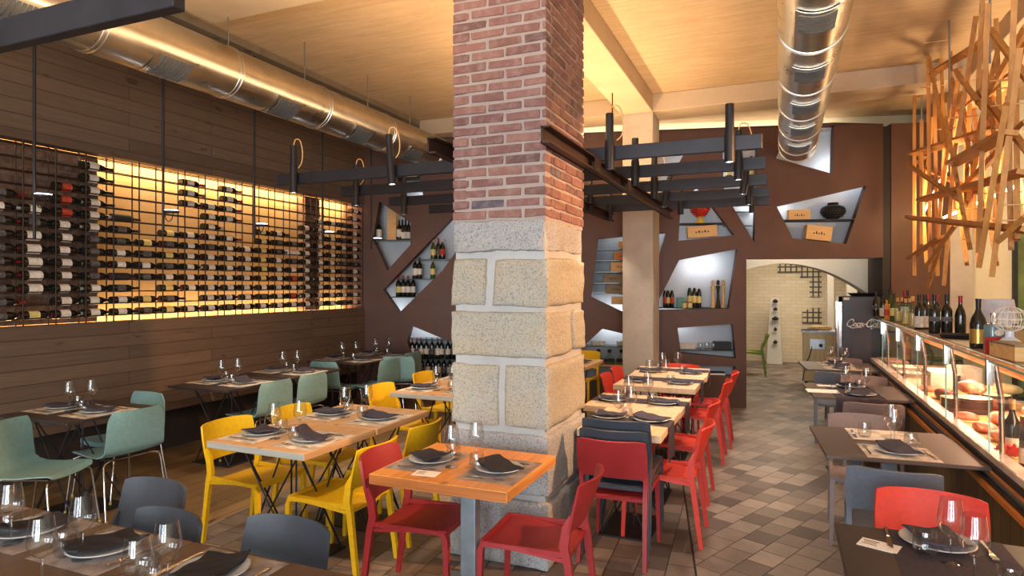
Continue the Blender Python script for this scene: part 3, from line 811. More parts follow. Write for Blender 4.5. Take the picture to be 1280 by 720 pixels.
def napkin_mesh(name, w, d, lift, mat, seed):
    rr = random.Random(seed)
    a, b = rr.uniform(-1,1), rr.uniform(-1,1)
    def f(u, v):
        x = (u-.5)*w; y = (v-.5)*d
        z = .006+lift*max(0, (u-.55))**1.5*(1+.4*a*(v-.5))+.006*math.sin(u*5+a*2)*math.sin(v*3+b)+.003*math.sin(u*13+v*7)
        return (x+.012*math.sin(v*4+a), y+.012*math.sin(u*4+b), z+.006)
    return MB().surf(f, 12, 8, -.007).mesh(name, mat, 50)
NAPS = {m: [napkin_mesh('napkin', w, d, l, M[m], i) for i, (w, d, l) in enumerate(((.24,.15,.10),(.23,.15,.05),(.24,.14,.16)))] for m in ('napkin','napblack')}
def fork_mesh():
    m = MB()
    m.strip([(0,-.10,.003),(0,-.02,.005),(0,.035,.006)], [.002,.0025,.002], [.013,.008,.008], up=(0,0,1))
    m.strip([(0,.035,.006),(0,.055,.004)], [.002,.002], [.012,.021], up=(0,0,1))
    for i in range(4): m.strip([(-.0082+i*.0055,.054,.004),(-.0082+i*.0055,.10,.007)], .002, .0032, up=(0,0,1))
    return m.mesh('fork', M['cutlery'])
def knife_mesh():
    m = MB()
    m.strip([(0,-.11,.004),(0,-.01,.004)], [.004,.005], [.012,.010], up=(0,0,1))
    m.strip([(0,-.01,.004),(.001,.03,.004),(.002,.09,.004),(-.004,.11,.004)], [.002,.0015,.0015,.001], [.012,.019,.018,.004], up=(0,0,1))
    return m.mesh('knife', M['cutlery'])
forkm, knifem = fork_mesh(), knife_mesh()
matm = {(m, w): MB().surf(lambda u, v: ((u-.5)*w[0],(v-.5)*w[1],.0012+.0004*math.sin(u*9)*math.sin(v*7)), 6, 6, .0008).mesh('placemat', M[m]) for m in ('mat','cork') for w in ((.30,.42),(.42,.29),(.32,.36))}
TZ = .7502
def on_table(key, lx, ly):
    cx, cy, w, d, rz = TB[key]
    c, s = math.cos(rz), math.sin(rz)
    return (cx+lx*c-ly*s, cy+lx*s+ly*c), rz
NAMES = {'A':'knotty pine table','B1':'silver-ended oak table','B2':'second oak table','B3':'half hidden oak table','B4':'oak table behind the column','B5':'oak table past the column',
 'C1':'bleached table behind the stack','C2':'second bleached table','C3':'third bleached table','C4':'farthest bleached table',
 'L1':'first dark wall table','L2':'second dark wall table','L3':'third dark wall table','L4':'fourth dark wall table','L5':'farthest dark wall table',
 'F1':'cut-off brown table','F2':'middle brown table','F3':'last brown table','R1':'counter table with the card',
 'R2':'counter table with pale placemats','R3':'counter table with dark cloth','R4':'farthest counter table'}
def setting(key, side, who, mat='mat', nap='napkin', q='lo', w=None, edge_off=.0, along=0.0, plate_in=.175, mats=True, items='pngtkf', nv=None, gl=(.34,.07), tu=(.27,-.06), grp=None):
    "one cover: side is the diner's place (W, E, N, S); f runs from the table edge inwards, r to the diner's hand side"
    cx, cy, W, D, rz = TB[key]
    ang = {'W':0,'E':PI,'S':PI/2,'N':-PI/2}[side]
    half = W/2 if side in 'WE' else D/2
    def loc(f, r):
        f = f-half+edge_off; r = r-along
        lx = f*math.cos(ang)+r*math.sin(ang); ly = f*math.sin(ang)-r*math.cos(ang)
        p, a = on_table(key, lx, ly); return p
    T_ = NAMES[key]; g = lambda s: '%s on the %s' % (s, T_)
    zb = TZ
    j = R.uniform
    if mats:
        wm_ = w or (.30,.42)
        p = loc(wm_[0]/2+.015, 0)
        solo('placemat', matm[(mat, wm_)], 'paper placemat, %s of the %s' % (who, T_), 'placemat', (p[0],p[1],TZ), rz+ang, 'paper placemats'); zb = TZ+.002
    if 'p' in items:
        p = loc(plate_in, 0); solo('plate', platem, 'grey plate under a napkin, %s of the %s' % (who, T_), 'plate', (p[0],p[1],zb), 0, 'grey plates')
    if 'n' in items:
        k = R.randrange(3) if nv is None else nv
        solo('napkin', NAPS[nap][k], 'dark folded napkin, %s of the %s' % (who, T_), 'napkin', (p[0],p[1],zb+.011), rz+ang+j(-.5,.5), 'folded napkins')
    if 'g' in items:
        p = loc(gl[0]+j(-.01,.01), gl[1]+j(-.01,.01)); kit(GK[q], 'wine_glass', 'stemmed wine glass, %s of the %s' % (who, T_), 'wine glass', (p[0],p[1],zb), 0, 'wine glasses')
    if 't' in items:
        p = loc(tu[0]+j(-.01,.01), tu[1]+j(-.01,.01)); solo('tumbler', tumbler[q], 'stemless tumbler, %s of the %s' % (who, T_), 'tumbler', (p[0],p[1],zb), 0, 'water tumblers')
    if 'f' in items:
        p = loc(plate_in, -.155); solo('fork', forkm, 'steel fork, %s of the %s' % (who, T_), 'fork', (p[0],p[1],zb), rz+ang-PI/2+j(-.1,.1), 'table forks')
    if 'k' in items:
        p = loc(plate_in, .155); solo('knife', knifem, 'steel knife, %s of the %s' % (who, T_), 'knife', (p[0],p[1],zb), rz+ang-PI/2+j(-.1,.1), 'table knives')
setting('A', 'W', 'crimson chair side', 'cork', 'napblack', 'hi', nv=0, along=-.02)
setting('A', 'E', 'aisle side', 'cork', 'napblack', 'hi', nv=1, along=.04)
for k_ in ('B1','B2','B3','B4'):
    setting(k_, 'W', 'wall side', q='hi' if k_ < 'B3' else 'lo', nv=1 if k_ == 'B1' else None, along=-.06); setting(k_, 'E', 'column side', q='hi' if k_ < 'B3' else 'lo', nv=2 if k_ == 'B1' else None, along=.06)
setting('B5', 'E', 'aisle side', mats=False, items='pn'); 
for k_ in ('L1','L2','L3','L4','L5'):
    setting(k_, 'W', 'wall side'); setting(k_, 'E', 'aisle side')
setting('F1', 'N', 'far side', 'cork', 'napblack', 'hi', (.32,.36), along=-.03, gl=(.27,.06))
setting('F2', 'N', 'far side', 'cork', 'napblack', 'hi', (.32,.36), along=.125, nv=1, gl=(.26,.0), tu=(.27,.07)); setting('F2', 'N', 'far corner', 'cork', 'napblack', 'hi', (.32,.36), along=-.30, nv=0, gl=(.27,-.07), tu=(.24,.0), items='pngtk')
setting('F3', 'N', 'far side', 'cork', 'napblack', 'hi', (.32,.36), along=-.09, nv=1, gl=(.32,.02), tu=(.3,.14))
for k_, x_ in (('F2',.22),('F3',-.08)):
    p_, a_ = on_table(k_, x_, -.09); kit(GK['hi'], 'wine_glass', 'stemmed wine glass, near side of the %s' % NAMES[k_], 'wine glass', (p_[0],p_[1],TZ), 0, 'wine glasses')
# runners on the bleached tables: hang over the aisle edge
def runner(key, y, wid, side, drop, axis='x'):
    cx, cy, W, D, rz = TB[key]
    n = 14
    def f(u, v):
        L_ = W+.004+drop; s = u*L_
        vv = (v-.5)*wid
        if s <= W+.004: x = -W/2+s; z = .7515; 
        else: x = W/2+.006+.006*math.sin(v*9)*min(1,(s-W)/.1); z = .7515-(s-W-.004)
        return (x, vv+.003*math.sin(u*17), z)
    return f
for k_, ys, wd, dr in (('C1',(-.02,.20),.24,.24),('C2',(.02,.2),.22,.22),('C3',(.10,.2),.24,.2),('C4',(.1,.2),.24,.16)):
    cx, cy, W, D, rz = TB[k_]
    me = MB().surf(runner(k_, 0, wd, 'E', dr), 44, 6, -.0012).mesh('table_runner', M['runner'], 60)
    p, a = on_table(k_, 0, ys[0]); solo('table_runner', me, 'dark cloth runner across the %s' % NAMES[k_], 'table runner', (p[0],p[1],0), rz, 'dark cloth runners')
    c1 = k_ == 'C1'
    setting(k_, 'W', 'pillar side' if k_ in ('C3','C4') else 'column side', mats=False, q='hi' if k_ < 'C3' else 'lo', along=-ys[0], nv=1, plate_in=.11 if c1 else .175, gl=(.21,.11) if c1 else (.31,.05), tu=(.2,-.10) if c1 else (.26,-.07))
    setting(k_, 'E', 'aisle side', mats=False, q='hi' if k_ < 'C3' else 'lo', along=ys[0], nv=1, plate_in=.14 if c1 else .175, gl=(.30,.09) if c1 else (.31,.05), tu=(.29,-.09) if c1 else (.26,-.07))
def runner_y(key, x, wid, drop):
    cx, cy, W, D, rz = TB[key]
    def f(u, v):
        s = u*(D+drop)
        y = D/2-s if s <= D+.004 else -D/2-.006-.006*math.sin(v*8)
        z = .7515 if s <= D+.004 else .7515-(s-D-.004)
        return ((v-.5)*wid, y, z)
    me = MB().surf(f, 40, 8, .0012).mesh('table_runner', M['runner'], 60)
    p, a = on_table(key, x, 0)
    solo('table_runner', me, 'dark cloth runner across the %s' % NAMES[key], 'table runner', (p[0],p[1],0), rz, 'dark cloth runners')
runner_y('R1', -.04, .38, .02); runner_y('R3', -.03, .38, .14)
setting('R1', 'N', 'far side', mats=False, nap='napkin', q='hi', along=-.07, plate_in=.10, nv=1, gl=(.27,-.015), tu=(.235,.06))
setting('R1', 'S', 'near side', mats=False, nap='napkin', q='hi', along=.07, items='gt', gl=(.363,.044), tu=(.31,.115))
setting('R2', 'N', 'far side', 'mat', 'napkin', 'hi', (.32,.36), items='gtkf', plate_in=.2, gl=(.30,-.03), tu=(.25,.1))
setting('R2', 'S', 'near side', 'mat', 'napkin', 'hi', (.32,.36), nv=1, gl=(.33,.01), tu=(.30,.1))
for k_ in ('R3','R4'):
    setting(k_, 'N', 'far side', mats=(k_ == 'R4'), w=(.32,.36)); setting(k_, 'S', 'near side', mats=(k_ == 'R4'), w=(.32,.36), nv=1)
# cards and sheets
cardm = MB(); cardm.box((0,0,.0008), (.13,.085,.0016)); cardm.box((-.03,.02,.0018), (.05,.006,.0006), mi=1); cardm.box((-.03,.004,.0018), (.04,.004,.0006), mi=1); cardm.box((-.03,-.012,.0018), (.05,.004,.0006), mi=1)
cardm = cardm.mesh('menu_card', [M['card'], M['ink']])
def flat(key, px, py, rz, me, name, label, cat, z=TZ, grp=None):
    p = atZ(px, py, z); return solo(name, me, label, cat, (p.x,p.y,z), rz, grp)
flat('A', 533, 592, .1, cardm, 'menu_card', 'small white card near the front edge of the knotty pine table', 'card')
flat('R1', 1099, 682, -.35, cardm, 'menu_card', 'white card lying on the dark counter table beside the black runner', 'card')
flat('L1', 137, 515, .3, cardm, 'menu_card', 'pale card at the aisle end of the first dark wall table', 'card')
sheet = MB().box((0,0,.002), (.26,.19,.004)).mesh('paper_sheet', M['card'])
flat('R3', 1028, 489, .1, sheet, 'paper_sheet', 'large white sheet lying at the aisle end of the dark cloth table', 'paper')
sheet2 = MB().box((0,0,.002), (.16,.09,.004)).mesh('paper_sheet', M['card'])
flat('R3', 1033, 482.5, .1, sheet2, 'paper_sheet', 'small white sheet behind the larger one on the dark cloth table', 'paper')
# ================================================================ the wine rack
RX0, RX1 = LX-.03, LX-.13
rk = thing('wine_rack', 'rust coloured rod wine rack filling the lit recess of the board wall', 'wine rack', (RX0,4.6,RZ0))
YC = [3.05+.26*k for k in range(-2, 20)]
RZ = [1.415+.112*k for k in range(14)]
inv = lambda p: (p[0]-RX0, p[1]-4.6, p[2]-RZ0)
vm = MB().tube([(0,0,0),(0,0,RZ1-RZ0-.002)], .0065, 6).mesh('upright_rod', M['rod'], 60)
hm = MB().tube([(0,-3.15,0),(0,3.40,0)], .0055, 6).mesh('shelf_rod', M['rod'], 60)
for y in YC+[7.98]:
    for x in (RX0, RX1): part('upright_rod', vm, rk, None, inv((x,y+.015,RZ0)))
for z in RZ:
    for x in (RX0-.018, RX1+.018): part('shelf_rod', hm, rk, None, inv((x,4.6,z)))
def bottle_prof(h=.30, r=.037, style=0):
    if style == 1: return [(0,0),(r*.95,.0),(r,.006),(r,.15),(r*.8,.19),(r*.42,.225),(.0135,.245),(.0135,h-.012),(.0155,h-.01),(.0155,h),(0,h)]
    return [(0,0),(r*.95,.0),(r,.006),(r,.185),(r*.86,.205),(.016,.232),(.0135,.245),(.0135,h-.012),(.0155,h-.01),(.0155,h),(0,h)]
def bottle_kit(style, body, lab, cap, n=14, h=.30, r=.037, lz=(.06,.145)):
    b = MB().lathe(bottle_prof(h, r, style), n).mesh('bottle_body', M[body], 40)
    k = [('bottle_body', b)]
    if lab: k.append(('paper_label', MB().lathe([(r+.0006,lz[0]),(r+.0006,lz[1])], n).mesh('paper_label', M[lab], 60)))
    if cap: k.append(('capsule', MB().lathe([(.0145,h-.055),(.0145,h-.012),(.0165,h-.01),(.0165,h+.001),(0,h+.0015)], n).mesh('capsule', M[cap], 40)))
    return k
BK = {'cream': bottle_kit(0,'bottle','label','capb'), 'creamr': bottle_kit(0,'bottle','label','capr'), 'creamw': bottle_kit(0,'bottle','label','capw'),
 'burg': bottle_kit(1,'bottle','label','capb',r=.039), 'burgw': bottle_kit(1,'bottle','label','capw',r=.039), 'redl': bottle_kit(1,'bottle','labelr','capw',r=.039), 'yel': bottle_kit(0,'bottle','labely','capr'),
 'dark': bottle_kit(0,'bottle','labeld','capr'), 'darkb': bottle_kit(0,'bottle','labeld','capb'), 'wrap': bottle_kit(0,'bottleblack',None,None), 'big': bottle_kit(1,'bottle','label','capb',r=.042,lz=(.05,.16)), 'pale': bottle_kit(0,'label',None,'capw'),
 'green': bottle_kit(1,'bottlegreen','labely','capo'), 'white': bottle_kit(0,'bottle','label','capr',lz=(.05,.15))}
KINDN = {'cream':'dark bottle with a cream label','creamr':'cream labelled bottle with a red neck','creamw':'cream labelled bottle with a pale neck','burg':'sloping bottle with a cream label','burgw':'sloping bottle with a pale neck',
 'redl':'bottle with a red label','yel':'bottle with a yellow label','dark':'dark labelled bottle with a red neck','darkb':'dark labelled bottle','wrap':'black wrapped bottle','big':'wide bottle with a large cream label','pale':'pale wrapped bottle','green':'green bottle','white':'white labelled bottle'}
r_ = lambda a, b: list(range(a, b+1))
OCC = {0:(r_(0,9),'dark'), 1:([0,2,3,4,5,6,7,8],'big'), 2:(r_(0,10),'burgw'), 3:(r_(0,12),'burg'), 4:(r_(0,8),'cream'), 5:([0,1,3,4,5,6],'yel'), 6:(r_(0,7),'yel'), 7:([0,2,3,4,5,6,7,10,11,12],'creamr'),
 8:(r_(0,10),'creamw'), 9:([0,1,2,3,4,5,6,7,9,10,11,12],'creamr'), 10:(r_(0,6),'cream'), 11:(r_(0,8),'yel'), 12:(r_(0,8),'cream'), 13:(r_(0,7),'creamr'), 14:(r_(0,9),'creamr'), 15:(r_(0,10),'creamr'), 16:(r_(0,8)+[10],'creamw'), 17:(r_(0,10),'darkb'), 18:(r_(0,12),'white')}
SPEC = {(4,8):'wrap',(4,3):'wrap',(2,8):'redl',(2,9):'redl',(2,10):'redl',(1,0):'yel',(13,1):'redl',(13,3):'redl',(4,7):'darkb',(4,6):'darkb',(6,1):'darkb',(6,4):'darkb',(6,6):'darkb',(3,4):'dark',(3,5):'dark',(3,6):'dark',(3,3):'dark',(13,6):'pale',(5,0):'darkb',(5,3):'darkb',(5,5):'darkb',(12,7):'darkb',(12,6):'darkb',(13,7):'darkb',(13,5):'darkb'}
COLN = ['cut off', ]+ORD[1:]
for ci, (rows, base) in OCC.items():
    for rw in rows:
        kd = SPEC.get((ci, rw)) or (base if R.random() < .75 else R.choice(['cream','burg','creamw','darkb']))
        y = 3.05+.26*ci+.008+R.uniform(-.01,.012)
        z = RZ[rw]+.0265+.0005
        Mx = X4(((RX0+RX1)/2, y, z)) @ Matrix.Rotation(-PI/2, 4, 'X') @ Matrix.Rotation(R.uniform(0,6), 4, 'Z')
        cname = 'cut-off column' if ci == 0 else ORD[ci+1]+' column'
        kit(BK[kd], 'wine_bottle', '%s, %s of the rack, %s row up' % (KINDN[kd], cname, ORD[rw+1]), 'wine bottle', M=Mx, group='wine bottles lying in the rod rack')
# ================================================================ overhead: ducts, channels, lamps
def duct(name, label, x, zc, r, y0, y1, sad, seams, grilles, wires):
    t = thing(name, label, 'air duct', (x, y0, zc))
    m = MB()
    prof = []; ys = y0
    m.lathe([(r-.012,0),(r,0),(r,y1-y0),(r-.012,y1-y0),(r-.012,0)], 40, Matrix.Rotation(-PI/2,4,'X'))
    part('duct_body', m.mesh('duct_body', M['duct'], 50), t)
    sm = MB().lathe([(r-.002,-.024),(r+.007,-.021),(r+.007,-.013),(r+.001,-.010),(r+.001,.010),(r+.007,.013),(r+.007,.021),(r-.002,.024)], 40, Matrix.Rotation(-PI/2,4,'X')).mesh('seam', M['duct'], 50)
    for y in seams: part('seam', sm, t, None, (0,y-y0,0))
    for y, az in grilles:
        # a curved grille hugging the duct underside
        def f(u, v):
            a = az+(u-.5)*1.12; rr = r+.005
            return (rr*math.sin(a), (v-.5)*.36, -rr*math.cos(a))
        g = MB().surf(f, 8, 2, .006)
        for i in range(9):
            q = (i+.5)/9
            def h(u, v, q=q):
                a = az+(u-.5)*.92; rr = r+.010
                return (rr*math.sin(a), (q-.5)*.28+(v-.5)*.018, -rr*math.cos(a))
            g.surf(h, 6, 1, .006, 1)
        o = part('grille', g.mesh('grille', [M['duct'], M['grille']], 50), t, 'blue grey slatted outlet', (0,y-y0,0))
    for y in wires:
        part('hanger_wire', MB().tube([(0,y-y0,r-.005),(0,y-y0,CZ-zc)], .006, 6).mesh('hanger_wire', M['steel']), t)
DX = -4.34
duct('air_duct', 'long spiral metal air duct hung before the dark board wall', DX, 3.50, .215, -2.0, 7.75, 1,
     [.55,1.75,2.9,4.05,5.2,6.35,7.5], [(1.15,.55),(2.4,.55),(3.45,.55),(4.65,.55),(5.8,.55),(6.9,.5)], [1.2,2.6,4.10,5.05,6.10,7.0])
duct('air_duct', 'spiral metal air duct over the aisle ending before the steel wall', .205, 3.49, .22, -2.0, 9.0, -1,
     [1.2,2.4,3.6,4.8,5.85,6.75,7.65,8.5,8.93], [(1.8,0),(3.0,0),(4.25,0),(5.3,0),(6.3,0),(7.2,0),(8.1,0)], [2.0,4.0,6.0,8.0])
# long steel channels either side of the column
def channel(label, x, y0, y1, z):
    m = MB(); m.b2((-.028,0,-.05),(-.018,y1-y0,.05)); m.b2((-.028,0,.04),(.03,y1-y0,.05)); m.b2((-.028,0,-.05),(.03,y1-y0,-.04))
    t = thing('steel_channel', label, 'beam', (x,y0,z), 0, 'brown steel channels')
    part('channel_bar', m.mesh('channel_bar', M['brownsteel']), t)
    for q in (.95, 2.0): part('splice_plate', MB().b2((.03,q,-.045),(.036,q+.16,.045)).mesh('splice_plate', M['brownsteel']), t)
    hw = MB()
    return t
channel('long brown steel channel running from the brick column towards the pillar', -1.235, 3.44, 8.05, 2.56)
channel('brown steel channel showing between the air duct and the column', -1.98, 3.44, 8.05, 2.56)
BZ_ = 2.66
BARY = [4.60, 5.42, 6.28, 7.12, 7.86]
def crossbar(label, x0, x1, y, z=BZ_, hang=(), w=.045, h=.10):
    t = thing('light_bar', label, 'light bar', (x0, y, z), 0, 'charcoal light bars')
    part('bar_tube', MB().b2((0,-w/2,-h/2),(x1-x0,w/2,h/2)).mesh('bar_tube', M['bar'], None, .003, 1), t)
    for x in hang: part('hanger_rod', MB().tube([(x-x0,0,h/2),(x-x0,0,CZ-z if z > 2.4 else .5)], .007, 6).mesh('hanger_rod', M['black']), t)
    return t
XL = [atY(348,226,BARY[0]).x, atY(427,241,BARY[1]).x, atY(487,253,BARY[2]).x, atY(537,261,BARY[3]).x, -2.6]
XR = [atY(953,183,BARY[0]).x, atY(957,203,BARY[1]).x, atY(959,223,BARY[2]).x, atY(961,238,BARY[3]).x, atY(962,250,BARY[4]).x]
bl_ = ['nearest of the five charcoal light bars behind the column','second charcoal light bar behind the column','third charcoal light bar behind the column','fourth charcoal light bar behind the column','farthest charcoal light bar behind the column']
for i in range(5): crossbar(bl_[i].replace('nearest', 'first'), XL[i], XR[i], BARY[i], BZ_, (-1.75-XL[i]*0,) if i in (1,3) else ())
crossbar('heavy charcoal light bar crossing the top corner of the picture', -6.0, -1.86, 1.55, 2.68, (), .05, .11)
def spotlamp(label, px, pyt, pyb, y, lit, tilt=0.0, cable=False, rad=.034):
    zt = atY(px, pyt, y).z; zb = atY(px, pyb, y).z; x = atY(px, (pyt+pyb)/2, y).x
    L_ = (zt-zb); zc = (zt+zb)/2
    t = thing('spot_lamp', label, 'spot lamp', (x,y,zc), 0, 'black tube spot lamps')
    t.rotation_euler = (0, tilt, 0)
    m = MB(); m.lathe([(0,L_/2),(rad*.82,L_/2),(rad*.84,L_/2-.01),(rad*.86,.03),(rad,-.01),(rad,-L_/2),(rad-.006,-L_/2),(rad-.006,-L_/2+.012),(0,-L_/2+.012)], 18)
    part('lamp_tube', m.mesh('lamp_tube', M['black'], 40), t)
    part('lens', MB().lathe([(0,-L_/2+.006),(rad-.007,-L_/2+.006),(rad-.007,-L_/2+.010),(0,-L_/2+.010)], 18).mesh('lens', M['lampface' if lit else 'label']), t)
    if cable:
        pts = [(.0,0,L_/2),(.02,0,L_/2+.05),(.07,0,L_/2+.04),(.10,0,L_/2-.06),(.09,0,L_/2-.16),(.045,0,.0)]
        P = [Vector(p) for p in pts]; sm = []
        for i in range(len(P)-1):
            for k in range(5):
                u = k/5; a, b, c, d = P[max(i-1,0)], P[i], P[i+1], P[min(i+2,len(P)-1)]
                sm.append(.5*((2*b)+(c-a)*u+(2*a-5*b+4*c-d)*u*u+(3*b-a-3*c+d)*u**3))
        part('cable', MB().tube(sm, .005, 6).mesh('cable', M['boxwood']), t, 'twisted pale cable')
    return t, (x, y, zb)
SP = [
 ('spot lamp at the tip of the first light bar over the wall tables',367,182,241,0,0,1,1),('tilted spot lamp with a pale cable loop beside the column',488,168,231,0,-.08,1,1),
 ('lit spot lamp at the tip of the second light bar over the wall tables',445,206,257,1,0,1,1),('bright spot lamp at the tip of the third light bar over the wall tables',505,220,268,2,0,1,0),
 ('spot lamp on the first light bar just past the column',762,142,212,0,0,0,1),('spot lamp on the second light bar before the pillar',794,173,232,1,0,0,0),
 ('spot lamp on the third light bar against the pillar',818,197,248,2,0,0,1),('spot lamp tilted outward beside the pillar',834,215,259,3,.22,1,0),
 ('short spot lamp on the farthest light bar above the red pinecone',851,234,268,4,0,0,0),('tall spot lamp near the free end of the first light bar',912,130,203,0,0,1,0),
 ('spot lamp near the free end of the second light bar',923,163,225,1,0,1,1),('spot lamp tilted near the free end of the third light bar',931,210,243,2,.15,1,0),
 ('spot lamp near the free end of the fourth light bar',936,222,256,3,0,1,0),('spot lamp near the free end of the farthest light bar',940,232,266,4,0,1,0),
 ('spot lamp on the fourth light bar close by the column',738,221,264,3,0,0,0),('spot lamp on the farthest light bar under the steel channel',762,240,275,4,0,0,0)]
SPOTPOS = []
for l_, px, a_, b_, k_, tl, lit, cb_ in SP:
    t, p = spotlamp(l_, px, a_, b_, BARY[k_]-.065, lit, tl, cb_); SPOTPOS.append((p, lit, tl))
# slim hanging rods with reading lamps in front of the rack
RL = [(43,298,242,2.9,'slim hanging rod lamp at the left end of the rack, its lens glowing'),(204,291,262,3.95,'slim hanging rod lamp with a wire loop before the tall lit panel'),(318,299,279,5.0,'third slim rod lamp before the rack'),(403,305,289,6.07,'fourth slim rod lamp at the dark brick pier'),(464,312,297,7.03,'last slim rod lamp, before the rusted steel wall')]
for px, pb, pl, y, lab in RL:
    x = atY(px, pb, y).x; zb = atY(px, pb, y).z; zl = atY(px, pl, y).z
    t = thing('hanging_lamp', lab, 'hanging lamp', (x,y,zb), 0, 'slim rod lamps before the rack')
    part('rod', MB().tube([(0,0,0),(0,0,4.03-zb if x < -4.85 else CZ-zb)], .011, 8).mesh('rod', M['black'], 60), t)
    part('arm', MB().tube([(0,0,zl-zb-.03),(.10,.0,zl-zb-.03)], .006, 6).mesh('arm', M['black']), t)
    part('head', MB().lathe([(0,-.012),(.06,-.012),(.062,-.004),(.062,.004),(.0,.006)], 20, Matrix.Translation((.10,0,zl-zb-.02))).mesh('head', M['black'], 40), t)
    part('lens', MB().lathe([(.0,.007),(.05,.007),(.052,.012),(.0,.014)], 20, Matrix.Translation((.10,0,zl-zb-.02))).mesh('lens', M['bluewhite'], 40), t, 'glowing lens')
    loop = [(.02+.05*(1-math.cos(a)), .0, zl-zb-.03-.075*math.sin(a)) for a in [PI*i/12 for i in range(13)]]
    part('wire_loop', MB().tube(loop, .004, 6).mesh('wire_loop', M['black'], 60), t)
# ---------------------------------------------------------------- timber lattice over the counter
lt = thing('timber_lattice', 'tangle of raw pine battens bolted together and hung over the counter', 'lattice', (1.6,7.5,2.0))
def stick(p, q, w=.075, t=.03):
    p, q = Vector(p)-lt.location, Vector(q)-lt.location
    part('batten', MB().strip([p, q], w, t, up=(.25,1,.0)).mesh('batten', M['lattice']), lt)
def px_stick(x0, y0, x1, y1, X, dX=0.0, w=.07, t=.03):
    stick(atX(x0,y0,X), atX(x1,y1,X+dX), w, t)
LS = [(1143,115,1143,345,1.62),(1152,150,1152,305,1.60),(1160,70,1163,340,1.55),(1162,75,1183,180,1.50),(1168,100,1172,345,1.64),(1176,65,1180,160,1.70),(1188,65,1190,175,1.66),
 (1195,180,1180,355,1.58),(1200,85,1176,250,1.60),(1220,20,1198,170,1.52),(1228,0,1222,130,1.50),(1235,5,1223,315,1.40),(1245,25,1250,160,1.66),(1268,0,1262,150,1.44),(1275,60,1240,345,1.42),(1182,150,1212,308,1.46),(1258,130,1224,332,1.36),
 (1165,92,1225,55,1.56),(1140,193,1252,160,1.60),(1135,206,1200,250,1.50),(1135,272,1285,288,1.44),(1150,250,1280,215,1.48),(1160,330,1195,280,1.52),(1138,322,1178,296,1.60),
 (1240,40,1285,100,1.50),(1225,115,1285,190,1.55),(1195,90,1240,150,1.48),(1190,205,1262,165,1.42),(1200,240,1285,150,1.58),(1178,300,1160,358,1.60),(1250,300,1285,268,1.36),(1260,120,1264,312,1.52),
 (1212,130,1206,300,1.66),(1232,130,1228,296,1.70),(1270,100,1272,300,1.62),(1205,0,1150,120,1.72),(1285,30,1235,120,1.60),(1195,110,1230,210,1.68),(1150,195,1158,330,1.70),(1248,60,1215,200,1.64)]
for i in range(26):
    xa = R.uniform(1150,1284); ya = R.uniform(20,230); tl = R.uniform(-28,28); ln = R.uniform(90,190)
    if R.random() < .3: tl, ln = R.choice((-70,70)), R.uniform(20,60)
    if ya > 40+ (1284-xa)*.35: LS.append((xa, ya, xa+tl, min(ya+ln, 330), R.uniform(1.6,1.95)))
for i, (a, b, c, d, X_) in enumerate(LS): px_stick(a, b, c, d, X_-.12, R.uniform(-.06,.06), R.choice((.06,.075,.095)), .032)
for i in range(15):
    p = atX(R.uniform(1140,1275), R.uniform(40,290), 1.42)-lt.location
    part('threaded_rod', MB().tube([p+Vector((-.10,0,0)), p+Vector((.12,0,.0))], .005, 6).mesh('threaded_rod', M['boxwood']), lt, 'pale threaded rod')
for a, b in (((1180,272),(1272,232)),((1152,270),(1176,225))):
    p, q = atX(*a,1.72), atX(*b,1.74)
    part('led_tube', MB().tube([p-lt.location,q-lt.location], .014, 8).mesh('led_tube', M['led']), lt, 'glowing warm light tube')
for p_ in ((1.42,6.9),(1.5,8.6),(1.4,5.6)):
    part('hanger_rod', MB().tube([Vector((p_[0],p_[1],3.3))-lt.location, Vector((p_[0],p_[1],CZ))-lt.location], .008, 6).mesh('hanger_rod', M['steel']), lt)
# ================================================================ counter with its glass display
BXF, BY0, BY1 = 1.05, .4, 9.0
bar = thing('bar_counter', 'long counter with a boarded front and a steel ledge under the glass display', 'counter', (BXF,0,0))
loc_ = lambda v: Vector(v)-Vector((BXF,0,0))
def bpart(name, mb, mat, lab=None, bev=0):
    return part(name, mb.mesh(name, mat, None, bev), bar, lab)
off = lambda lo, hi: ((lo[0]-BXF,lo[1],lo[2]),(hi[0]-BXF,hi[1],hi[2]))
bpart('board_front', MB().b2(*off((.99,BY0,0),(1.06,BY1,.66))), M['barfront'])
bpart('timber_rail', MB().b2(*off((.965,BY0,.655),(.995,BY1,.680))), M['crateorange'], 'bright orange timber edge')
bpart('steel_rail', MB().b2(*off((.985,BY0,.680),(1.03,BY1,.700))), M['black'], 'dark steel rail')
bpart('steel_rail', MB().b2(*off((1.0,BY0,.700),(1.05,BY1,.722))), M['steel'])
bpart('timber_rail', MB().b2(*off((1.008,BY0,.722),(1.03,BY1,.734))), M['crateorange'])
bpart('ledge', MB().b2(*off((1.03,BY0,.762),(1.11,BY1,.80))), plain('pale stone ledge', (206,186,170), .3), None, .004)
bpart('steel_rail', MB().b2(*off((1.016,BY0,.734),(1.06,BY1,.762))), M['black'], 'dark steel rail')
bpart('display_bed', MB().b2(*off((1.06,BY0,.715),(1.80,BY1,.74))), plain('pale display bed', (190,150,108), .6))
bpart('body', MB().b2(*off((1.06,BY0,0),(1.80,BY1,.715))), M['black'])
bpart('back_panel', MB().hexa([loc_(p) for p in ((1.56,BY0,1.03),(1.58,BY0,1.04),(1.58,BY1,1.04),(1.56,BY1,1.03))], [loc_(p) for p in ((1.14,BY0,1.275),(1.18,BY0,1.285),(1.18,BY1,1.285),(1.14,BY1,1.275))]), wood('pink lit timber lining', (186,138,100), (206,158,118), 1, .5, knots=False))
bpart('counter_top', MB().b2(*off((1.10,BY0,1.285),(1.98,BY1,1.30))), plain('brown stone counter top', (112,86,68), .3, var=.2, scale=14), None, .004)
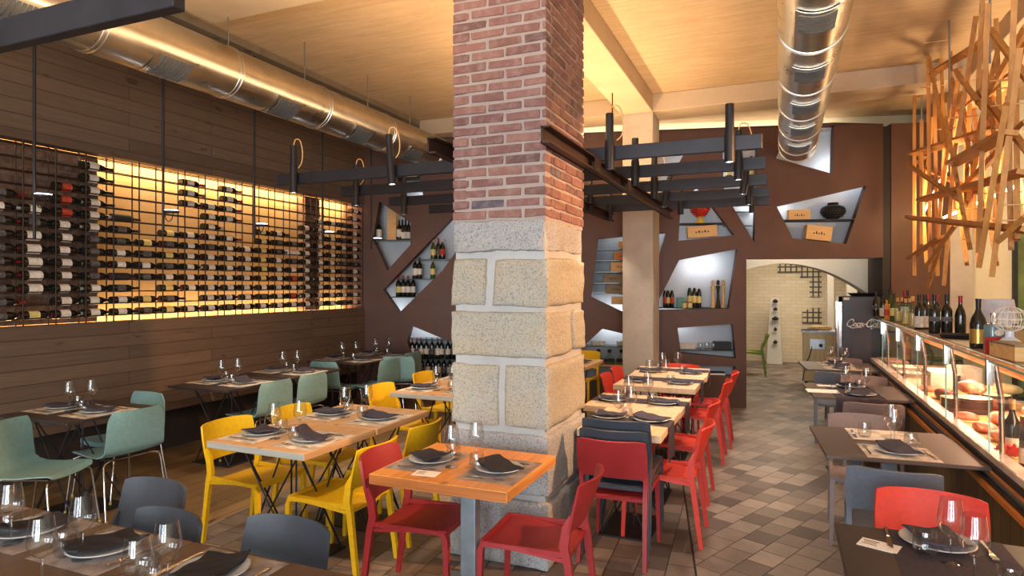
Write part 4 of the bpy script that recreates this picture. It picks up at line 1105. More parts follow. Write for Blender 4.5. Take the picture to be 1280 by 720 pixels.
bpart('end_panel', MB().b2(*off((1.46,BY1-.03,.0),(1.98,BY1,1.285))), M['black'])
CL = [9.0-.97*i for i in range(9)]
for i in range(8):
    y1, y0 = CL[i]-.012, CL[i+1]+.012
    t = thing('display_pane', 'upright glass pane of the counter display, %s from the fridge end' % ORD[i+1], 'glass pane', (1.032,y0,.80), 0, 'upright display panes')
    part('glass_sheet', MB().b2((0,0,0),(.008,y1-y0,.485)).mesh('glass_sheet', M['pane']), t)
    part('polished_edge', MB().b2((0,-.003,0),(.008,0,.485)).mesh('polished_edge', M['edgeglass']), t, 'greenish polished edge')
    cm = MB(); cm.b2((-.012,-.02,.36),(.02,.012,.50)); 
    part('clamp', cm.mesh('clamp', M['chrome'], None, .004), t, 'chrome clamp')
    pm_ = MB(); pm_.tube([(.06,-.01,0),(.055,-.01,.30),(.03,-.01,.47)], .014, 8)
    part('support_post', pm_.mesh('support_post', M['chrome'], 50), t, 'bent chrome post')
    s = thing('shelf_pane', 'level glass shelf over the counter display, %s from the fridge end' % ORD[i+1], 'glass shelf', (1.03,y0,1.287), 0, 'level glass shelves')
    part('glass_sheet', MB().b2((0,0,0),(.068,y1-y0,.010)).mesh('glass_sheet', M['pane']), s)
    part('polished_edge', MB().b2((-.004,0,0),(0,y1-y0,.010)).mesh('polished_edge', M['edgeglass']), s, 'green polished edge')
# ---- goods in the display
DBZ = .741
def goods(px, py, z=DBZ): return atZ(px, py, z)
straw = wood('woven straw mat', (186,140,76), (224,184,112), 0, .7, 2, False)
meat = NT('cured ham'); mb_ = meat.bsdf(.4); meat.l(meat.ramp(meat.noise(meat.coord(),9,4,.6,.8), [(.35,(176,84,66)),(.52,(214,128,98)),(.66,(240,206,176))]), mb_.inputs['Base Color'])
meat = meat.mat; rind = plain('dark cheese rind', (70,48,40), .7, bump=.3); cheese = plain('pale cheese', (238,216,168), .5); salami = plain('brown salami skin', (120,62,44), .6, bump=.3); wrapf = plain('white wrapped box', (232,222,208), .5)
def blob(seed, sx, sy, sz, rough=.15):
    bm = bmesh.new(); bmesh.ops.create_icosphere(bm, subdivisions=3, radius=1)
    for v in bm.verts:
        n = noise.noise(v.co*1.6+Vector((seed,0,0)))
        v.co *= 1+rough*n
        v.co = Vector((v.co.x*sx, v.co.y*sy, max(v.co.z,-.72)*sz+.72*sz))
    me = bpy.data.meshes.new('blob'); bm.to_mesh(me); bm.free()
    me.polygons.foreach_set('use_smooth', [True]*len(me.polygons)); return me
def good(name, me, mat, label, cat, px, py, rz=0, grp=None, z=DBZ, dx=0):
    if mat: me.materials.append(mat)
    p = goods(px, py, z); p.x = min(max(p.x, 1.34 if name == 'straw_mat' else 1.13), 1.62)
    return solo(name, me, label, cat, (p.x+dx,p.y,z), rz, grp)
for px, py, w_, l_ in ((1180,497,.36,.5),(1213,520,.40,.55),(1250,560,.36,.5),(1150,470,.3,.4)):
    me = MB().surf(lambda u, v: ((u-.5)*w_, (v-.5)*l_, .006+.002*math.sin(u*60)*math.sin(v*70)), 40, 40, .005).mesh('straw_mat', straw)
    good('straw_mat', me, None, {1180:'straw mat under the white boxes in the display',1213:'broad straw mat under the cut cheeses in the display',1250:'straw mat below the coral flower in the display',1150:'straw mat at the far part of the display'}[px], 'straw mat', px, py, .1, 'straw mats', DBZ)
def boxm(s, bev=.004): return MB().box((0,0,s[2]/2), s).mesh('carton', wrapf, None, bev)
good('carton', boxm((.20,.34,.16)), None, 'large white wrapped carton in the display, closest to the glass', 'carton', 1168,484, .05, 'white cartons', .75, .03)
good('carton', boxm((.22,.30,.15)), None, 'white wrapped carton in the display, set back beside the larger one', 'carton', 1186,476, .1, 'white cartons', .75, .12)
def cheese_kit(r, h, cut):
    n = 26; a0, a1 = cut, 2*PI
    pts = [(r*math.cos(a0+(a1-a0)*i/n), r*math.sin(a0+(a1-a0)*i/n)) for i in range(n+1)]+[(0,0)]
    body = MB().prism(pts, 0, h).mesh('paste', cheese)
    rim = MB()
    for i in range(n):
        p, q = pts[i], pts[i+1]; k = 1.012
        rim.hexa([(p[0],p[1],0),(p[0]*k,p[1]*k,0),(q[0]*k,q[1]*k,0),(q[0],q[1],0)], [(p[0],p[1],h+.001),(p[0]*k,p[1]*k,h+.001),(q[0]*k,q[1]*k,h+.001),(q[0],q[1],h+.001)])
    return [('paste', body), ('rind', rim.mesh('rind', rind), 'dark rind')]
for px, py, r_c, h_c, l_ in ((1178,512,.10,.10,'dark rinded cut cheese behind the white cartons'),(1200,514,.12,.11,'dark rinded cheese with a red cut face on the broad straw mat'),(1215,500,.13,.09,'broad pale cheese set back in the display'),(1228,508,.10,.10,'cut cheese beside the bent chrome post')):
    p = goods(px, py, .748); kit(cheese_kit(r_c,h_c,.9), 'cheese', l_, 'cheese', (min(p.x+.08,1.58),p.y,.748), 2.6, 'cut cheeses')
good('ham', blob(1,.08,.13,.055), meat, 'cured ham lying on the dark rinded cheese', 'ham', 1199,490, .3, 'cured meats', .858, .08)
good('ham', blob(2,.09,.14,.045), meat, 'cured ham lying beyond the two bottles', 'ham', 1232,528, .2, 'cured meats', DBZ+.012, .12)
good('ham', blob(3,.09,.13,.04), meat, 'cured ham beside the chrome post low in the display', 'ham', 1238,551, .5, 'cured meats', DBZ+.012, .1)
good('ham', blob(4,.10,.13,.055), meat, 'cured ham at the cut edge of the display', 'ham', 1270,520, .5, 'cured meats', DBZ+.012, .15)
good('salami', blob(5,.05,.15,.05,.08), salami, 'brown salami standing out behind the white cartons', 'salami', 1163,498, .2, None, DBZ+.012, .1)
good('round_cheese', blob(6,.13,.16,.045,.05), cheese, 'flat yellow cheese wheel behind the bottle necks', 'cheese', 1243,490, 0, None, DBZ+.012, .2)
for i, (px, py, c_) in enumerate(((1107,452,'meat'),(1120,455,'meat'),(1131,462,'cheese'),(1140,470,'meat'))):
    p = goods(px, py); tr = thing('steel_tray', 'steel serving tray of %s food, %s from the fridge end' % ('red' if c_ == 'meat' else 'pale', ORD[i+1]), 'tray', (max(p.x,1.26),p.y,DBZ), 0, 'steel trays in the display')
    m_ = MB(); m_.b2((-.12,-.16,0),(.12,.16,.008)); m_.b2((-.12,-.16,.008),(-.112,.16,.04)); m_.b2((.112,-.16,.008),(.12,.16,.04)); m_.b2((-.12,-.16,.008),(.12,-.152,.04)); m_.b2((-.12,.152,.008),(.12,.16,.04))
    part('tray_shell', m_.mesh('tray_shell', M['steel']), tr)
    fm = MB().surf(lambda u, v: ((u-.5)*.21,(v-.5)*.29,.03+.018*noise.noise(Vector((u*7,v*8,i*5.0)))), 22, 26, .02).mesh('food', meat if c_ == 'meat' else cheese, 60)
    part('food', fm, tr, 'heaped food')
for i, (x_, y_, sx_, sy_, sz_, mt_, l_) in enumerate(((1.24,5.05,.07,.10,.035,'m','sliced meat pack lying right behind the glass, second pane of cheeses'),(1.27,4.70,.07,.09,.03,'m','sliced meat pack before the two cork stoppered bottles'),(1.45,4.45,.09,.11,.05,'m','ham piece behind the cork stoppered bottles'),(1.22,5.45,.06,.08,.03,'m','small meat pack beside the dark rinded cheese'),(1.48,5.95,.08,.10,.05,'s','brown cured sausage heap behind the white cartons'),(1.25,6.75,.07,.10,.03,'m','meat pack between the trays and the white cartons'))):
    me = blob(20+i, sx_, sy_, sz_, .2); me.materials.append(meat if mt_ == 'm' else salami)
    solo('cured_meat', me, l_, 'meat', (x_,y_,DBZ+.001), .4*i, 'small cured meats')
for i, (x_, y_, r_c, h_c, l_) in enumerate(((1.50,5.0,.09,.12,'tall pale cheese under the slanted timber lining'),(1.24,5.85,.07,.07,'small cheese in front of the white cartons'),(1.50,7.3,.09,.09,'cut cheese far back behind the trays'))):
    kit(cheese_kit(r_c,h_c,.8), 'cheese', l_, 'cheese', (x_,y_,DBZ+.006), 2.2+i, 'cut cheeses')
fl = thing('flower', 'coral red paper flower before the bottle in the display', 'flower', tuple(goods(1248,566,.85)-Vector((0,0,0))))
fl.location = (1.15, goods(1248,566,.78).y, .765)
for i in range(14):
    a = i*2.4; rr = .012+.0028*i; 
    pet = MB().surf(lambda u, v: (math.cos(a+(v-.5)*1.3)*(rr+.02*u), math.sin(a+(v-.5)*1.3)*(rr+.02*u), .035+.03*u-.0022*i+.006*math.sin(v*9)), 4, 6, .0015).mesh('petal', plain('coral petal', (214,70,66), .6) if i == 0 else bpy.data.materials['coral petal'], 60)
    part('petal', pet, fl)
BIG = bottle_kit(1,'bottle','label','capo',24,.31,.041,(.02,.10)); TALL = bottle_kit(0,'bottle','label','capr',20,.31,.038,(.07,.15)); TALLD = bottle_kit(0,'bottle','labeld','capb',20,.32,.04,(.10,.14))
CLEAR = [('bottle_body', MB().lathe(bottle_prof(.29,.036,0), 16).mesh('bottle_body', M['pane'], 40)), ('capsule', MB().lathe([(.0145,.245),(.016,.25),(.016,.291),(0,.291)], 12).mesh('capsule', M['capo'], 40), 'cork stopper'), ('spirit', MB().lathe([(0,.008),(.033,.008),(.033,.13),(0,.13)], 16).mesh('spirit', plain('pale spirit', (206,178,120), .15), 40))]
ORANGE = bottle_kit(0,'crateorange','labelr','capo',14,.28,.036)
def bottle_at(kitx, px, py, z, label, grp, X=None, name='bottle', cat='bottle'):
    p = atX(px, py, X) if X else atZ(px, py, z)
    return kit(kitx, name, label, cat, (p.x,p.y,z), R.uniform(0,6), grp)
p = goods(1248,565); kit(BIG, 'wine_bottle', 'dark bottle with a cork stopper beside the coral flower', 'bottle', (1.20,4.39,.748), 0, 'bottles in the display')
kit(BIG, 'wine_bottle', 'dark bottle beside the cork stoppered one at the display edge', 'bottle', (1.20,4.13,.748), 0, 'bottles in the display')
for i, (px, py, k_, l_) in enumerate(((1117,455,ORANGE,'amber bottle standing among the food trays'),(1134,452,TALL,'red capped bottle inside the display'),(1143,456,CLEAR,'clear cork stoppered bottle inside the display'),(1150,461,CLEAR,'clear bottle next to the white cartons'),(1157,462,TALLD,'dark bottle behind the white cartons'))):
    p = goods(px, py); kit(k_, 'bottle', l_, 'bottle', (1.50+.03*(i%2),p.y+.55,.748), i, 'bottles in the display')
# ---- things on the counter top
CT = 1.3005
def ct(px, py, X=None):
    p = atZ(px, py, CT); return Vector((min(max(p.x,1.42),1.92), p.y, CT))
def top(kitx, px, X_, label, grp='bottles on the counter top', name='bottle', sc=1.0, dy=0):
    # slide along the view ray column to the wanted depth in the counter
    r = ray(px, 400); d = X_/r[0]
    o = kit(kitx, name, label, 'bottle', (X_, r[1]*d+dy, CT), R.uniform(0,6), grp)
    o.scale = (sc,sc,sc); return o
GR_B = bottle_kit(1,'bottlegreen','labely','capb',16,.30,.038)
WHITE_B = bottle_kit(0,'bottle','label','capb',16,.31,.038,(.02,.12))
top(TALLD, 1095, 1.08*1.03, 'slim dark bottle closest to the black fridge')
top(WHITE_B, 1104, 1.15, 'dark bottle with a big white label by the fridge')
top(ORANGE, 1108.5, 1.14, 'short amber bottle by the white labelled one', sc=.8)
top(GR_B, 1113, 1.22, 'tall green bottle with a pale neck among the spirits', sc=1.15)
top(GR_B, 1117, 1.15, 'green bottle with a yellow label among the spirits')
for i, px in enumerate((1122,1127,1132,1137)):
    top(CLEAR, px, 1.17+.05*(i%2), 'clear spirit bottle, %s of the four beside the dark ones' % ORD[i+1], 'clear spirit bottles', sc=.9)
top(TALL, 1131, 1.28, 'bottle with a red cap rising behind the clear spirits', sc=1.05); top(TALLD, 1134.5, 1.33, 'bottle with a black cap rising behind the clear spirits', sc=1.05)
top(CLEAR, 1141, 1.16, 'clear bottle closest to the slanted label pair')
top(WHITE_B, 1149, 1.15, 'dark bottle with a slanted white label, the first of a pair'); top(WHITE_B, 1156, 1.20, 'dark bottle with a slanted white label, the second of a pair'); top(TALL, 1160, 1.36, 'blue capped bottle behind the slanted label pair'); top(TALL, 1171,1.36,'dark bottle half hidden behind the two grey labelled ones')
top(TALLD, 1168, 1.17, 'stout dark bottle with a grey band, nearer the fridge of two'); top(TALLD, 1183.5, 1.26, 'stout dark bottle with a grey band, nearer the pier of two'); top(bottle_kit(1,'bottle',None,'capr',20,.31,.039), 1200.5, 1.35, 'unlabelled dark bottle with a red neck by the concrete pier')
gb = thing('gold_label_bottle', 'large dark bottle with a gold band in front of the lamp shade', 'bottle', tuple(atX(1223,440,1.16).xy)+(CT,), 0, 'bottles on the counter top')
gk = bottle_kit(1,'bottle',None,'capb',24,.31,.047)
for q in gk: part(q[0], q[1], gb)
part('gold_label', MB().lathe([(.0477,.03),(.0477,.12)], 24).mesh('gold_label', plain('gold foil', (196,160,84), .3, .7), 60), gb, 'gold band')
def boxat(px, py, X_): 
    r = ray(px, py); d = X_/r[0]; return Vector((X_, r[1]*d, CT))
trm = MB().lathe([(0,.004),(.125,.004),(.142,.03),(.146,.03),(.13,0),(0,0)], 36).mesh('tray', M['black'], 40)
p = boxat(1188,430,1.66); solo('serving_tray', trm, 'round black serving tray lying before the dark bottles', 'tray', (1.255,boxat(1188,430,1.255).y-.35,CT), 0)
p = boxat(1243,430,1.17)
gin = thing('gin_bottle', 'square blue clear bottle with an oval label before the lamp', 'bottle', (1.17,p.y,CT), .3, 'bottles on the counter top')
part('bottle_body', MB().box((0,0,.085),(.085,.085,.17)).mesh('bottle_body', plain('pale blue glass', (110,140,150), .08, 0, .6), 40, .016, 3), gin)
part('neck', MB().lathe([(.02,.16),(.018,.2),(.02,.2),(.02,.235),(0,.235)], 16).mesh('neck', M['chrome'], 40), gin); part('oval_label', MB().lathe([(0,0),(.026,0),(.026,.002),(0,.002)], 24, X4((-.0,-.0425,.12),0,PI/2), 0, 1, .75).mesh('oval_label', M['label'], 40), gin)
p = boxat(1246,400,1.70)
lp = thing('table_lamp', 'table lamp with a pale grey drum shade at the end of the counter', 'lamp', (1.52,boxat(1246,400,1.52).y,CT))
part('lamp_shade', MB().lathe([(.130,.11),(.104,.29),(.102,.29),(.128,.11)], 32).mesh('lamp_shade', plain('pale grey lamp shade', (196,192,196), .8), 50), lp); part('stem', MB().lathe([(0,0),(.06,0),(.06,.012),(.012,.02),(.012,.26),(0,.26)], 20).mesh('stem', M['chrome'], 50), lp)
p = boxat(1262,440,1.20)
jar = thing('wire_lantern', 'white round bottle under a white wire globe at the counter end', 'lantern', (1.20,p.y,CT))
part('jar', MB().lathe([(0,0),(.05,.0),(.066,.03),(.064,.07),(.03,.10),(.022,.105),(.022,.14),(0,.14)], 24).mesh('jar', plain('milky glass', (200,204,212), .15), 50), jar)
wg = MB()
for i in range(8):
    a = PI*i/8; wg.tube([(.085*math.cos(t)*math.cos(a), .085*math.cos(t)*math.sin(a), .205+.07*math.sin(t)) for t in [2*PI*k/24 for k in range(25)]], .0022, 5)
for z_ in (-.04,0,.04):
    r3 = .085*math.sqrt(1-(z_/.07)**2); wg.tube([(r3*math.cos(t), r3*math.sin(t), .205+z_) for t in [2*PI*k/24 for k in range(25)]], .0022, 5)
part('wire_globe', wg.mesh('wire_globe', M['label'], 60), jar, 'white wire globe')
p = boxat(1262,458,1.17)
cr = thing('wooden_box', 'brown wooden box at the cut edge of the counter', 'box', (1.17,p.y-.08,CT), .1)
part('box_body', MB().b2((-.06,-.16,0),(.06,.16,.075)).mesh('box_body', M['boxwood'], None, .003), cr); part('lid', MB().b2((-.062,-.162,.075),(.062,.162,.086)).mesh('lid', M['cratedark'], None, .003), cr)
solo('red_card', MB().box((0,0,.05),(.004,.10,.10)).mesh('red_card', plain('red card', (170,40,40), .6)), 'small red card standing by the brown wooden box', 'card', (1.13,p.y+.14,CT), -1.1)
# ================================================================ fridge and cart
FX, FY = .75, 9.92
fr = thing('fridge', 'black drinks fridge with white script lettering beside the counter', 'fridge', (FX,FY,0))
part('cabinet', MB().b2((.04,0,.06),(.56,.55,1.54)).mesh('cabinet', plain('black fridge enamel', (40,44,54), .4), None, .01), fr); part('plinth', MB().b2((.06,.02,0),(.54,.53,.06)).mesh('plinth', M['black']), fr)
dm = MB(); dm.b2((0,.0,.08),(.04,.035,1.54)); dm.b2((0,.515,.08),(.04,.55,1.54)); dm.b2((0,.0,1.46),(.04,.55,1.54)); dm.b2((0,.0,.08),(.04,.55,.15))
do = part('door', dm.mesh('door', M['chrome'], None, .003), fr, 'bright framed glass door'); part('pane', MB().b2((.015,.035,.15),(.025,.515,1.46)).mesh('pane', plain('frosty door glass', (176,190,214), .15), None), do)
part('handle', MB().tube([(-.03,.05,.75),(-.03,.05,1.1)], .01, 8).mesh('handle', M['chrome']), do)
part('sticker', MB().b2((.06,-.003,1.49),(.13,0,1.525)).mesh('sticker', M['label']), fr)
def script(strokes, sc, w0):
    m = MB()
    for stq in strokes:
        P = [Vector((x,0,y)) for x, y in stq]; out = []
        for i in range(len(P)-1):
            for k in range(6):
                u = k/6; a, b, c, d = P[max(i-1,0)], P[i], P[i+1], P[min(i+2,len(P)-1)]
                out.append(.5*((2*b)+(c-a)*u+(2*a-5*b+4*c-d)*u*u+(3*b-a-3*c+d)*u**3))
        out.append(P[-1])
        out = [p*sc for p in out]
        n = len(out); m.tube(out, [w0*(.55+.6*abs(math.sin(3.1*i/n*2+.6))) for i in range(n)], 6)
    return m
Cc = lambda x: [(x+.95,.75),(x+1.0,1.05),(x+.7,1.15),(x+.25,.8),(x+.05,.3),(x+.2,.0),(x+.55,.0),(x+.95,.3)]
oo = lambda x: [(x+.35,.55),(x+.12,.45),(x+.05,.15),(x+.2,0),(x+.4,.15),(x+.42,.42),(x+.3,.56),(x+.35,.45),(x+.62,.42)]
cc = lambda x: [(x+.45,.42),(x+.38,.55),(x+.15,.45),(x+.06,.15),(x+.2,0),(x+.5,.18)]
aa = lambda x: [(x+.42,.5),(x+.2,.55),(x+.05,.2),(x+.15,0),(x+.35,.2),(x+.46,.55),(x+.42,.1),(x+.5,0),(x+.66,.18)]
ll = lambda x: [(x+.05,.15),(x+.4,.9),(x+.42,1.15),(x+.28,1.1),(x+.12,.4),(x+.15,.02),(x+.3,0),(x+.45,.18)]
strk = [Cc(0), oo(.95), cc(1.45), aa(1.9), [(2.55,.38),(2.85,.42)], Cc(2.85), oo(3.8), ll(4.3), aa(4.65), [(.3,-.02),(.9,-.28),(1.6,-.12),(2.2,-.2)], [(3.5,-.02),(3.9,.1),(4.4,-.12),(5.2,-.05)]]
part('lettering', script(strk, .083, .0075).mesh('lettering', plain('white script lettering', (226,222,220), .6), 60), fr, 'white script lettering', (.10,-.004,1.13))
wk = MB().lathe([(0,.004),(.15,.004),(.20,.045),(.205,.045),(.155,0),(0,0)], 30).mesh('pan', M['black'], 40)
solo('pan', wk, 'wide black pan lying on top of the fridge', 'pan', (FX+.33,FY+.25,1.5405))
c0 = atZ(1003,482,0); 
ca = thing('wheeled_cart', 'wheeled cart of pale boards with a socket plate before the passage wall', 'cart', (.36,11.7,0))
part('cabinet', MB().b2((0,0,.10),(.52,.5,.90)).mesh('cabinet', wood('pale cart boards', (206,176,118), (228,200,146), 2, .5), None, .003), ca); part('worktop', MB().b2((-.03,-.03,.90),(.55,.53,.935)).mesh('worktop', plain('worktop', (176,180,186), .3), None, .003), ca)
for x_ in (.05,.47):
    for y_ in (.05,.45): part('caster', MB().tube([(x_-.018,y_,.05),(x_+.018,y_,.05)], .05, 14).mesh('caster', M['black'], 40), ca)
part('fork_plate', MB().b2((.03,.03,.08),(.49,.47,.10)).mesh('fork_plate', M['black']), ca)
sk = part('socket_plate', MB().b2((.10,-.012,.64),(.32,0,.80)).mesh('socket_plate', M['steel']), ca, 'grey socket plate'); part('socket', MB().lathe([(0,0),(.03,0),(.03,.01),(0,.012)], 16, X4((.26,-.012,.70),0,PI/2)).mesh('socket', M['black']), sk)
part('cord', MB().tube([(.13,-.02,.68),(.10,-.03,.55),(.04,-.03,.40),(.0,-.03,.2),(-.01,-.02,.1)], .007, 6).mesh('cord', M['black'], 60), ca)
hm_ = blob(9,.20,.09,.05,.25); hm_.materials.append(plain('pale shank', (206,164,110), .6))
solo('ham_stand', hm_, 'pale cured leg lying on the wheeled cart', 'ham', (.62,11.95,.936), .2)
sheaf = MB().box((0,0,.01),(.22,.16,.02)).mesh('paper_sheaf', M['labeld']); solo('paper_sheaf', sheaf, 'dark sheaf of papers on the wheeled cart', 'papers', (.46,11.82,.9355), .3)
# ================================================================ the passage: totem, green chair, cup
tp = thing('totem', 'tall pale wooden totem standing in the passage', 'sculpture', tuple(atY(968,446,14.9).xy)+(0,))
part('shaft', MB().hexa([(-.16,-.12,0),(.16,-.12,0),(.16,.12,0),(-.16,.12,0)], [(-.09,-.07,1.42),(.09,-.07,1.42),(.09,.07,1.42),(-.09,.07,1.42)]).mesh('shaft', M['plaster'], None, .01), tp)
for z_, w_ in ((.45,.05),(.72,.04),(.95,.08),(1.15,.05),(1.32,.06)): part('knob', MB().lathe([(0,0),(w_*.6,0),(w_,.03),(w_*.3,.07),(0,.08)], 12, X4((.02,-.16,z_))).mesh('knob', M['rod'], 50), tp)
kit(CK['yellow'] if False else [(a[0], a[1].copy()) for a in CK['yellow']], 'stacking_chair', 'green chair beyond the steel wall in the passage', 'chair', tuple(atZ(937,468,0).xy)+(0,), PI)
gm_ = plain('green polypropylene', (110,134,34), .5)
for o in [o for o in bpy.data.objects if o.parent and o.parent.get('label','').startswith('green chair beyond')]: o.data.materials[0] = gm_

solo('wall_paper', MB().b2((-.0,-.006,-.0),(.17,0,.24)).mesh('wall_paper', M['card']), 'sheet of white paper pinned to the brown wall in the passage', 'paper', tuple(wpt(wsz(1073,361,1.29)[0],wsz(1073,361,1.29)[1],1.293)), WANG)
# ================================================================ shelves and what stands in the steel niches
def on_wall(px, py, off): return awl(px, py, off)
def shelf(x0, x1, y, off=.02, depth=.30, mat='shelfglass', label='', nm='niche_shelf'):
    s0, z = wsz(x0, y); s1, z1 = wsz(x1, y)
    zz = (z+z1)/2
    o = link(nm, MB().b2((0,0,-.012),(s1-s0,depth,.0)).mesh(nm, M[mat]), None, None, 0, X4(tuple(wpt(s0, zz, off)), WANG))
    tag(o, label, 'shelf', 'niche shelves')
    return zz
def nb_(kitx, px, z, off, label, grp, sc=1.0, name='wine_bottle'):
    s = wsz(px, 300, off)[0]; o = kit(kitx, name, label, 'bottle', tuple(wpt(s, z+.0005, off)), R.uniform(0,6), grp); o.scale = (sc,sc,sc); return o
def nbox(px0, px1, z, h, off, mat, label, tilt=0.0, d=.14, marks=True):
    s0, s1 = wsz(px0,300,off)[0], wsz(px1,300,off)[0]; w = s1-s0
    t = thing('wine_crate', label, 'box', tuple(wpt((s0+s1)/2, z, off)), WANG, 'wooden wine crates')
    part('crate_body', MB().b2((-w/2,0,0),(w/2,d,h)).mesh('crate_body', M[mat], None, .002), t)
    lid = MB(); lid.b2((-w/2-.002,-.002,h),(w/2+.002,d+.002,h+.008)); part('crate_lid', lid.mesh('crate_lid', M[mat]), t)
    if marks:
        k = MB()
        for i in range(5):
            x = -w*.2+i*w*.1; k.b2((x-w*.03,-.002,h*.42),(x+w*.02,0,h*.42+h*.10*(1+i%2)))
        part('stamp', k.mesh('stamp', M['ink']), t, 'dark stamped mark')
    if tilt: t.rotation_euler = (0,0,WANG); t.rotation_euler.rotate_axis('Y', tilt)
    return t
# kite
z = shelf(471,513,299.5, label='dark shelf in the kite niche')
nb_(BK['big'], 474, z, .10, 'black and white labelled bottle alone at the end of the kite niche', 'bottles in the kite niche', 1.0)
nbox(484,495,z,.50,.10,'boxwood','upright pale crate between the bottles of the kite niche', marks=False)
for i, px in enumerate((499,503,507,511)): nb_(WHITE_B if i else BK['big'], px, z, .12+.02*(i%2), 'bottle in the kite niche, %s after the upright crate' % ORD[i+1], 'bottles in the kite niche')
# slant
z1 = shelf(516,560,324, label='upper shelf of the slanted niche'); z2 = shelf(495,556,348.5, label='middle shelf of the slanted niche'); z3 = shelf(484,524,371, label='lower shelf of the slanted niche')
for i, (px, k_) in enumerate(((541.5,'green'),(548,'dark'),(553,'redl'))): nb_(BK[k_], px, z1, .12, '%s on the upper shelf of the slanted niche' % ('yellow labelled bottle','dark bottle','red labelled bottle')[i], 'bottles in the slanted niche', 1.05)
for i, (px, k_) in enumerate(((519,'white'),(524.5,'cream'),(541,'green'))): nb_(BK[k_], px, z2, .12, '%s bottle on the middle shelf of the slanted niche' % ('first','second','lone end')[i], 'bottles in the slanted niche', 1.05)
for i, (px, k_) in enumerate(((498,'yel'),(504,'creamr'),(510,'creamr'),(516.5,'creamr'))): nb_(BK[k_], px, z3, .12, '%s of the four bottles on the lower shelf of the slanted niche' % ORD[i+1], 'bottles in the slanted niche', 1.05)
# low bottle niche
z = shelf(509,570,424, label='top shelf of the low bottle niche'); za = shelf(512,572,449, label='middle shelf of the low bottle niche'); zb_ = shelf(516,573,472, label='bottom shelf of the low bottle niche')
for i, px in enumerate((515.5,521,526.5,533,540,547,552,560,566)): nb_(BK[('creamr','dark','creamr','cream','darkb','white','cream','cream','darkb')[i]], px, za, .13, 'standing bottle on the middle shelf of the low niche, %s along' % ORD[i+1], 'bottles in the low niche', 1.0)
for i, px in enumerate((521,527,535,541,548,555,562)): nb_(BK['darkb' if i%2 else 'cream'], px, zb_, .13, 'standing bottle on the bottom shelf of the low niche, %s along' % ORD[i+1], 'bottles in the low niche', 1.0)
# crate niche
z = shelf(494,525,221, .0, .30, 'black', 'black shelf in the small niche above the kite'); nbox(497,521,z,.11,.02,'boxwood','pale crate with a stamped mark in the small niche by the light bars')
z = shelf(500,529,236, .10, .2, 'shelfglass', 'thin shelf low in the small niche'); 
# ladder niche behind the pillar
for i, (y, x0, bx0, mt, h) in enumerate(((311,747,773,'boxwood',.10),(325,745,767,'crateorange',.11),(339.5,744,763.5,'boxwood',.13),(353.5,742,754.5,'cratedark',.12),(367.5,741,757.5,'cratedark',.13))):
    z = shelf(x0, 815, y, label='%s glass shelf of the ladder niche behind the pillar' % ORD[i+1])
    nbox(bx0, bx0+24, z, h, .06, mt, '%s crate, %s shelf of the ladder niche' % ({'boxwood':'pale','crateorange':'amber','cratedark':'grey'}[mt], ORD[i+1]))
z = wsz(770,382)[1]; nbox(764.5,788,wsz(770,380.5)[1],.10,.06,'boxwood','pale crate at the slanted foot of the ladder niche', marks=False)
# cup niche
z = shelf(728,812,433, label='glass shelf of the cup niche')
cupm = MB().lathe([(0,0),(.025,0),(.03,.01),(.042,.05),(.044,.06),(.040,.06),(.03,.012),(0,.008)], 18)
cup_b = cupm.mesh('cup_bowl', M['label'], 50); cup_h = MB().tube([(.04,0,.05),(.065,0,.045),(.065,0,.025),(.036,0,.02)], .005, 6).mesh('cup_handle', M['label'], 50)
for i, px in enumerate((742,747,752,774,779)): 
    s = wsz(px,300,.14)[0]
    kit([('cup_bowl',cup_b),('cup_handle',cup_h)], 'cup', 'white cup on the glass shelf of the cup niche, %s along' % ORD[i+1], 'cup', tuple(wpt(s,z+.001,.14)), R.uniform(0,6), 'cups in the cup niche')
z = shelf(724,812,457, .0, .3, 'boxwood', 'pale timber shelf under the decanters')
decm = [('decanter_body', MB().lathe([(0,.003),(.07,.003),(.075,.02),(.07,.09),(.03,.13),(.028,.17),(.04,.19)], 20).mesh('decanter_body', M['pane'], 50)), ('dark_band', MB().lathe([(.0755,.04),(.073,.075)], 20).mesh('dark_band', M['ink'], 50)), ('stopper', MB().lathe([(0,.17),(.026,.17),(.03,.21),(0,.22)], 14).mesh('stopper', M['rod'], 50))]
for i, px in enumerate((748,762,777,789)): s = wsz(px,300,.14)[0]; kit(decm, 'decanter', 'glass decanter with a dark stopper under the cups, %s along' % ORD[i+1], 'decanter', tuple(wpt(s,z+.001,.14)), 0, 'glass decanters')
# pineapple niche
z = shelf(850,911,278.5, .0, .3, 'black', 'dark shelf under the red pinecone')
s = wsz(875,300,.12)[0]
pine = thing('ceramic_pinecone', 'red ceramic pinecone on a yellow foot in the pointed niche', 'ornament', tuple(wpt(s,z+.0005,.12)))
part('foot', MB().lathe([(0,0),(.085,0),(.075,.02),(.035,.05),(.03,.075),(.07,.095),(0,.10)], 24).mesh('foot', plain('yellow glaze', (214,178,70), .3), 50), pine, 'yellow foot')
pb = MB().lathe([(0,.09)]+[(.125*math.sin(PI*(.06+.9*t))**.85, .09+.27*t) for t in [i/12 for i in range(13)]]+[(0,.37)], 24)
sc_ = MB()
for r_i in range(9):
    t = (r_i+.6)/9.5; rr = .125*math.sin(PI*(.06+.9*t))**.85; zz = .09+.27*t
    n = max(5, int(rr*2*PI/.042))
    for k in range(n):
        a = 2*PI*(k+.5*(r_i%2))/n
        sc_.lathe([(0,-.018),(.018,-.006),(.012,.012),(0,.02)], 6, X4((rr*math.cos(a), rr*math.sin(a), zz)))
